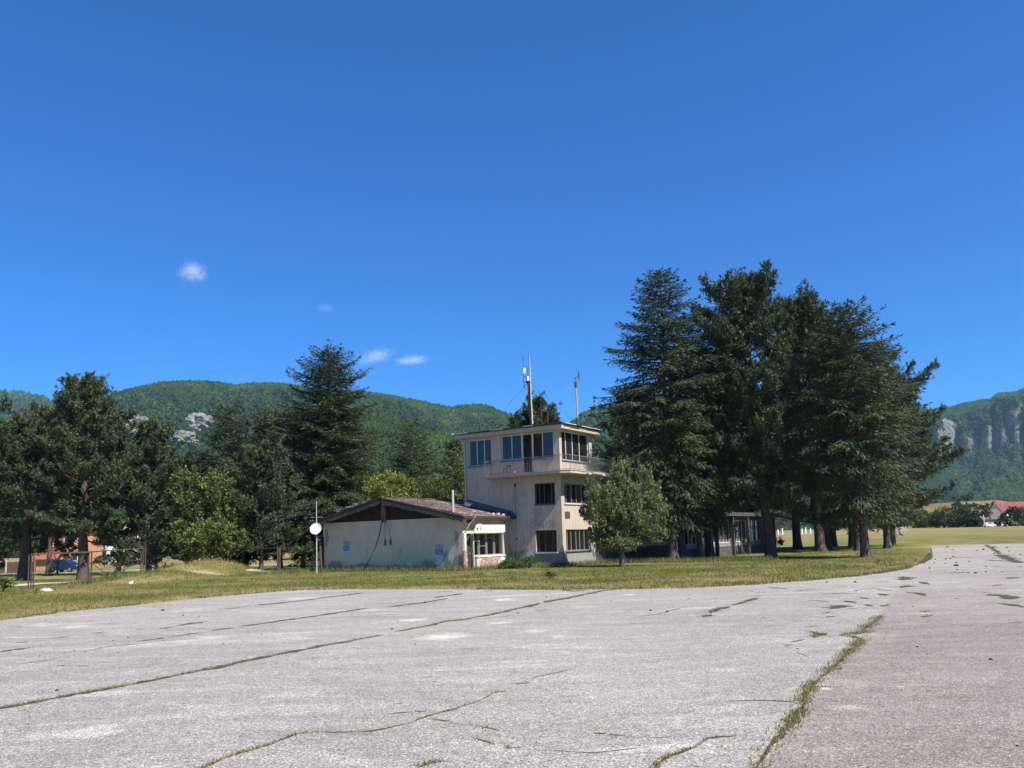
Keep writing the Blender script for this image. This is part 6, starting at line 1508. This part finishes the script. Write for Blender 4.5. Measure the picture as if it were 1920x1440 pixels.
house('low red roofed house behind the dish pole', 548, 588, 150, 8, 2.6, 4.6, M['orange'], M['redroof'], wins=[(0, .9, 1.2, 1.2)])
house('pale house glimpsed left of the small gate frame', 440, 492, 150, 8, 5.0, 7.2, M['farwall'], M['redroof'], wins=[(-.2, 1.2, 1.2, 1.3), (.2, 1.2, 1.2, 1.3), (0, 3.2, 1.2, 1.2)])
house('brown roofed farmhouse across the field at the right', 1849, 1888, 295, 9, 2.6, 5.9, M['farwall'], M['brownroof'], wins=[(.1, .5, 1.2, 1.3), (.3, .5, 1.2, 1.3)])
house('crimson roofed farmhouse at the right picture edge', 1888, 1960, 330, 10, 5.6, 9.0, M['farwall'], M['crimson'], wins=[(-.3, 2.6, 1.3, 1.4), (0, 2.6, 1.3, 1.4)])
wp = spot(1861, 282); car('white car parked before the brown roofed farmhouse', wp, math.radians(15), M['whitecar'])
p = spot(1852, 285); o = MB().tube([(0, 0, -.3), (-.25, 0, 4.0)], .12, 6).build('post', M['white']); o.location = p; tag(o, 'white leaning post at the left corner of the brown roofed farmhouse', 'post')
p = spot(1888, 300); o = MB().tube([(0, 0, -.3), (0, 0, 9.0)], .11, 6).build('utility_pole', M['pale']); o.location = p; tag(o, 'thin pale utility pole between the brown roof and the crimson roof', 'pole')
# white posts and stones at the far edge of the field
for i, px in enumerate([1462, 1470, 1507, 1514, 1523, 1534]):
    p = spot(px, 240 + i * 3); o = MB().box(-.16, .16, -.16, .16, -.3, 1.5 + .3 * (i % 2)).build('marker_post', M['white']); o.location = p; tag(o, ['white marker post far across the field, nearest the tallest pine trunk', 'second white marker post right of the tallest pine trunk, far off', 'white marker post far off, just right of the slim middle trunk', 'white marker post far off, second right of the slim middle trunk', 'white marker post far off, midway between slim middle trunk and thick pale trunk', 'white marker post far off, touching the left side of the thick pale trunk'][i], 'post', 'white posts across the field')
pl_ = thing('concrete_pile', 'pale pile of concrete slabs on the field edge right of the last trunk pair', 'slab pile', spot(1690, 250))
for i in range(4): b = MB(); b.box(-3 + i * .6, 2.5 - i * .4, -1, 1, i * .28, i * .28 + .25); b.build('slab', M['concrete'], pl_)

# ------------------------------------------------------------------ small things on the ground
def lump(seed, sx, sy, sz, name):
    b = bmesh.new(); bmesh.ops.create_icosphere(b, subdivisions=2, radius=1)
    for v in b.verts:
        n = mnoise.noise(v.co * 1.7 + Vector((seed, 0, 0))) * .35 + mnoise.noise(v.co * 4 + Vector((seed, 2, 0))) * .2; c = v.co * (1 + n); v.co = Vector((c.x * sx, c.y * sy, max(c.z, -.3) * sz + .3 * sz))
    me = bpy.data.meshes.new(name); b.to_mesh(me); b.free(); return me
clods = [lump(i * 3.1, 1, .8, .55, 'clod') for i in range(4)]
CLODS = {(107, 1295): 'plump black clod just above the long weedy joint, near the left edge', (1858, 1237): 'plump black clod alone on the dark paving lane at the right', (1793, 1061): 'biggest black clod on the far apron corner at the right', (1829, 1075): 'black clod just below the biggest one on the far apron corner', (1720, 1213): 'small clod, left of a pair, right of the weedy main crack', (1220, 1145): 'left of two equal clods in the middle of the apron', (1251, 1147): 'right of two equal clods in the middle of the apron', (305, 1145): 'flat dark clod near the lawn edge at the left', (815, 1278): 'lone clod in the middle of the bare foreground', (1907, 1399): 'clod near the lower right corner of the apron', (1603, 1092): 'flat clod by the lawn edge below the thick front trunk', (419, 1208): 'clod lying between the two long joints at the left'}
def where_clod(px, py):
    if px > 1700 and py < 1085: return 'tiny dark earth crumb on the far apron corner at the right'
    if px > 1280: return 'tiny dark earth crumb on the cracked paving at the right'
    if px < 130 and py > 1290: return 'tiny dark earth crumb by the left end of the long weedy joint'
    if px < 640: return 'tiny dark earth crumb among the fine joints at the left'
    return 'tiny dark earth crumb on the middle of the apron'
pts = [(107, 1295, 7), (419, 1208, 4), (1858, 1237, 8), (1793, 1061, 9), (1829, 1075, 6), (1720, 1213, 5), (1739, 1227, 3), (1610, 1217, 4), (1495, 1217, 4), (1220, 1145, 6), (1251, 1147, 6), (815, 1278, 4), (779, 1208, 4), (1024, 1120, 4), (1146, 1128, 3),
       (432, 1207, 3), (240, 1196, 4), (212, 1201, 3), (189, 1215, 3), (139, 1219, 3), (122, 1225, 3), (140, 1223, 3), (159, 1223, 3), (222, 1224, 3), (75, 1230, 3), (105, 1258, 3), (305, 1145, 7), (343, 1154, 4), (373, 1157, 3), (490, 1190, 3), (797, 1130, 6), (735, 1180, 6), (746, 1167, 3),
       (972, 1150, 5), (1605, 1108, 4), (1712, 1137, 3), (1705, 1123, 2), (1792, 1123, 3), (1797, 1123, 2), (1627, 1440, 5), (1907, 1399, 6), (1738, 1227, 3), (1292, 1123, 3), (1431, 1158, 3), (1550, 1092, 5), (1603, 1092, 6), (209, 1163, 3), (86, 1163, 3), (95, 1167, 3), (70, 1311, 2), (55, 1344, 3), (53, 1359, 3), (19, 1358, 3), (33, 1366, 4), (9, 1374, 3), (58, 1371, 3), (53, 1370, 2), (80, 1297, 3), (70, 1319, 3), (35, 1333, 3), (41, 1333, 3), (46, 1331, 3), (53, 1334, 3), (34, 1328, 3), (73, 1327, 3), (7, 1315, 2)]
g = rng(71)
for _ in range(42): pts.append((1735 + 185 * g.random(), 1026 + 50 * g.random() ** 1.3, 2.2 + 2.6 * g.random()))
for _ in range(40): pts.append((40 + 1840 * g.random(), 1115 + 130 * g.random() ** 1.6, 1.4 + 1.4 * g.random()))
for i, (px, py, sz) in enumerate(pts):
    p = ground(px, py)
    if not inside(apron_poly, [p.x], [p.y])[0]: continue
    o = link('clod', clods[i % 4], M['clod'] if not clods[i % 4].materials else None); o.location = p; s = sz / FPX * p.y * .52; o.scale = (s, s * 1.1, s); o.rotation_euler = (0, 0, g.uniform(0, 6.28)); tag(o, CLODS.get((px, py), where_clod(px, py)), 'clod', 'dark clods scattered on the apron')
o = link('sack', lump(4.4, .27, .17, .12, 'sack'), M['stonewhite'], smooth=True); o.location = gpt(86, 1111); tag(o, 'pale white sack lying in the grass beside the left gate post', 'sack')
o = MB().add([(0, 0, 0), (.17, .03, .01), (.18, .01, .20), (.10, .02, .15), (-.08, .01, .10), (.06, .04, .06)], [(0, 1, 2, 3), (0, 3, 4), (5, 1, 2)]).build('plastic_scrap', M['white']); o.location = gpt(243, 1097); tag(o, 'small white plastic scrap caught in the grass near the right gate post', 'scrap')
for i, (px, py, s, lb) in enumerate([(1012, 1063, .3, 'flat pale heap of fallen plaster at the foot of the shaded tower wall'), (1035, 1062, .26, 'knobbly pale plaster chunk by the tower corner, right of the flat heap')]):
    p = gpt(px, py); q = thing('plaster_heap', lb, 'rubble', p, .4, 'fallen plaster by the tower')
    for k in range(9):
        c = link('plaster_chunk', lump(k + i * 10, 1, .8, .6, 'plaster_chunk'), M['rubble'], q); ss = s * g.uniform(.25, .7); c.scale = (ss, ss, ss); c.location = (g.normal(0, .4 if i == 0 else .14), g.normal(0, .12), 0.02 + (0.0 if i == 0 else .06 * k)); c.rotation_euler = (0, 0, g.uniform(0, 6))
# ------------------------------------------------------------------ clouds
def cloud_mat(seed, dens, sc):
    m = bpy.data.materials.new('cloud_vapour'); m.use_nodes = True; t = m.node_tree; t.nodes.remove(t.nodes['Principled BSDF'])
    pv = t.nodes.new('ShaderNodeVolumePrincipled'); pv.inputs['Color'].default_value = (1, 1, 1, 1); pv.inputs['Anisotropy'].default_value = -0.35
    tc = t.nodes.new('ShaderNodeTexCoord'); nz = t.nodes.new('ShaderNodeTexNoise'); nz.inputs['Scale'].default_value = sc; nz.inputs['Detail'].default_value = 6; nz.inputs['Roughness'].default_value = .74; nz.inputs['Distortion'].default_value = 1.4
    ad = t.nodes.new('ShaderNodeVectorMath'); ad.operation = 'ADD'; ad.inputs[1].default_value = (seed, seed * .7, 0); t.links.new(tc.outputs['Object'], ad.inputs[0]); t.links.new(ad.outputs[0], nz.inputs['Vector'])
    ln = t.nodes.new('ShaderNodeVectorMath'); ln.operation = 'LENGTH'; t.links.new(tc.outputs['Object'], ln.inputs[0])
    a = t.nodes.new('ShaderNodeMath'); a.operation = 'MULTIPLY_ADD'; t.links.new(ln.outputs['Value'], a.inputs[0]); a.inputs[1].default_value = -.36; t.links.new(nz.outputs['Fac'], a.inputs[2])
    mr = t.nodes.new('ShaderNodeMapRange'); mr.inputs['From Min'].default_value = .27; mr.inputs['From Max'].default_value = .60; mr.inputs['To Max'].default_value = dens; t.links.new(a.outputs[0], mr.inputs['Value'])
    t.links.new(mr.outputs[0], pv.inputs['Density']); t.links.new(pv.outputs[0], t.nodes['Material Output'].inputs['Volume']); m.cycles.volume_step_rate = 0.3
    return m
def cloud(px, py, wpx, hpx, label, seed, dens, sc=1.6, tilt=0.0):
    D = 9000.0; p = at(px, py, D); b = bmesh.new(); bmesh.ops.create_icosphere(b, subdivisions=3, radius=1.0); me = bpy.data.meshes.new('cloud'); b.to_mesh(me); b.free()
    o = link('cloud', me, cloud_mat(seed, dens, sc)); o.location = p; s = D / FPX; o.scale = (wpx / 2 * s, wpx / 2 * s * .6, hpx / 2 * s); o.rotation_euler = (0, tilt, 0); tag(o, label, 'cloud', 'small clouds over the left ridge')
cloud(362, 511, 84, 62, 'small round white cloud high in the blue, above the left ridge', 1.3, .012, 2.6)
cloud(704, 669, 104, 40, 'thin wispy cloud low over the ridge, right of the big spruce top', 4.1, .0085, 3.0, -.28)
cloud(772, 676, 98, 27, 'small bright wisp of cloud right of the thin wispy one', 7.7, .0115, 2.8, -.10)
cloud(612, 578, 60, 26, 'barely visible shred of cloud above the big spruce', 9.2, .0035, 2.0)
# ------------------------------------------------------------------ haze
hz = NT('air_haze'); hz.t.nodes.remove(hz.bsdf)
pv = hz.n('ShaderNodeVolumePrincipled'); pv.inputs['Color'].default_value = (0.42, 0.72, 1.0, 1); pv.inputs['Density'].default_value = 0.00005; pv.inputs['Anisotropy'].default_value = 0.1
hz.l(pv.outputs[0], hz.out.inputs['Volume'])
HAZE = MB().box(-4300, 4300, -4300, 4900, -6.0, 760.0).build('haze', hz.m)
tag(HAZE, kind='stuff')
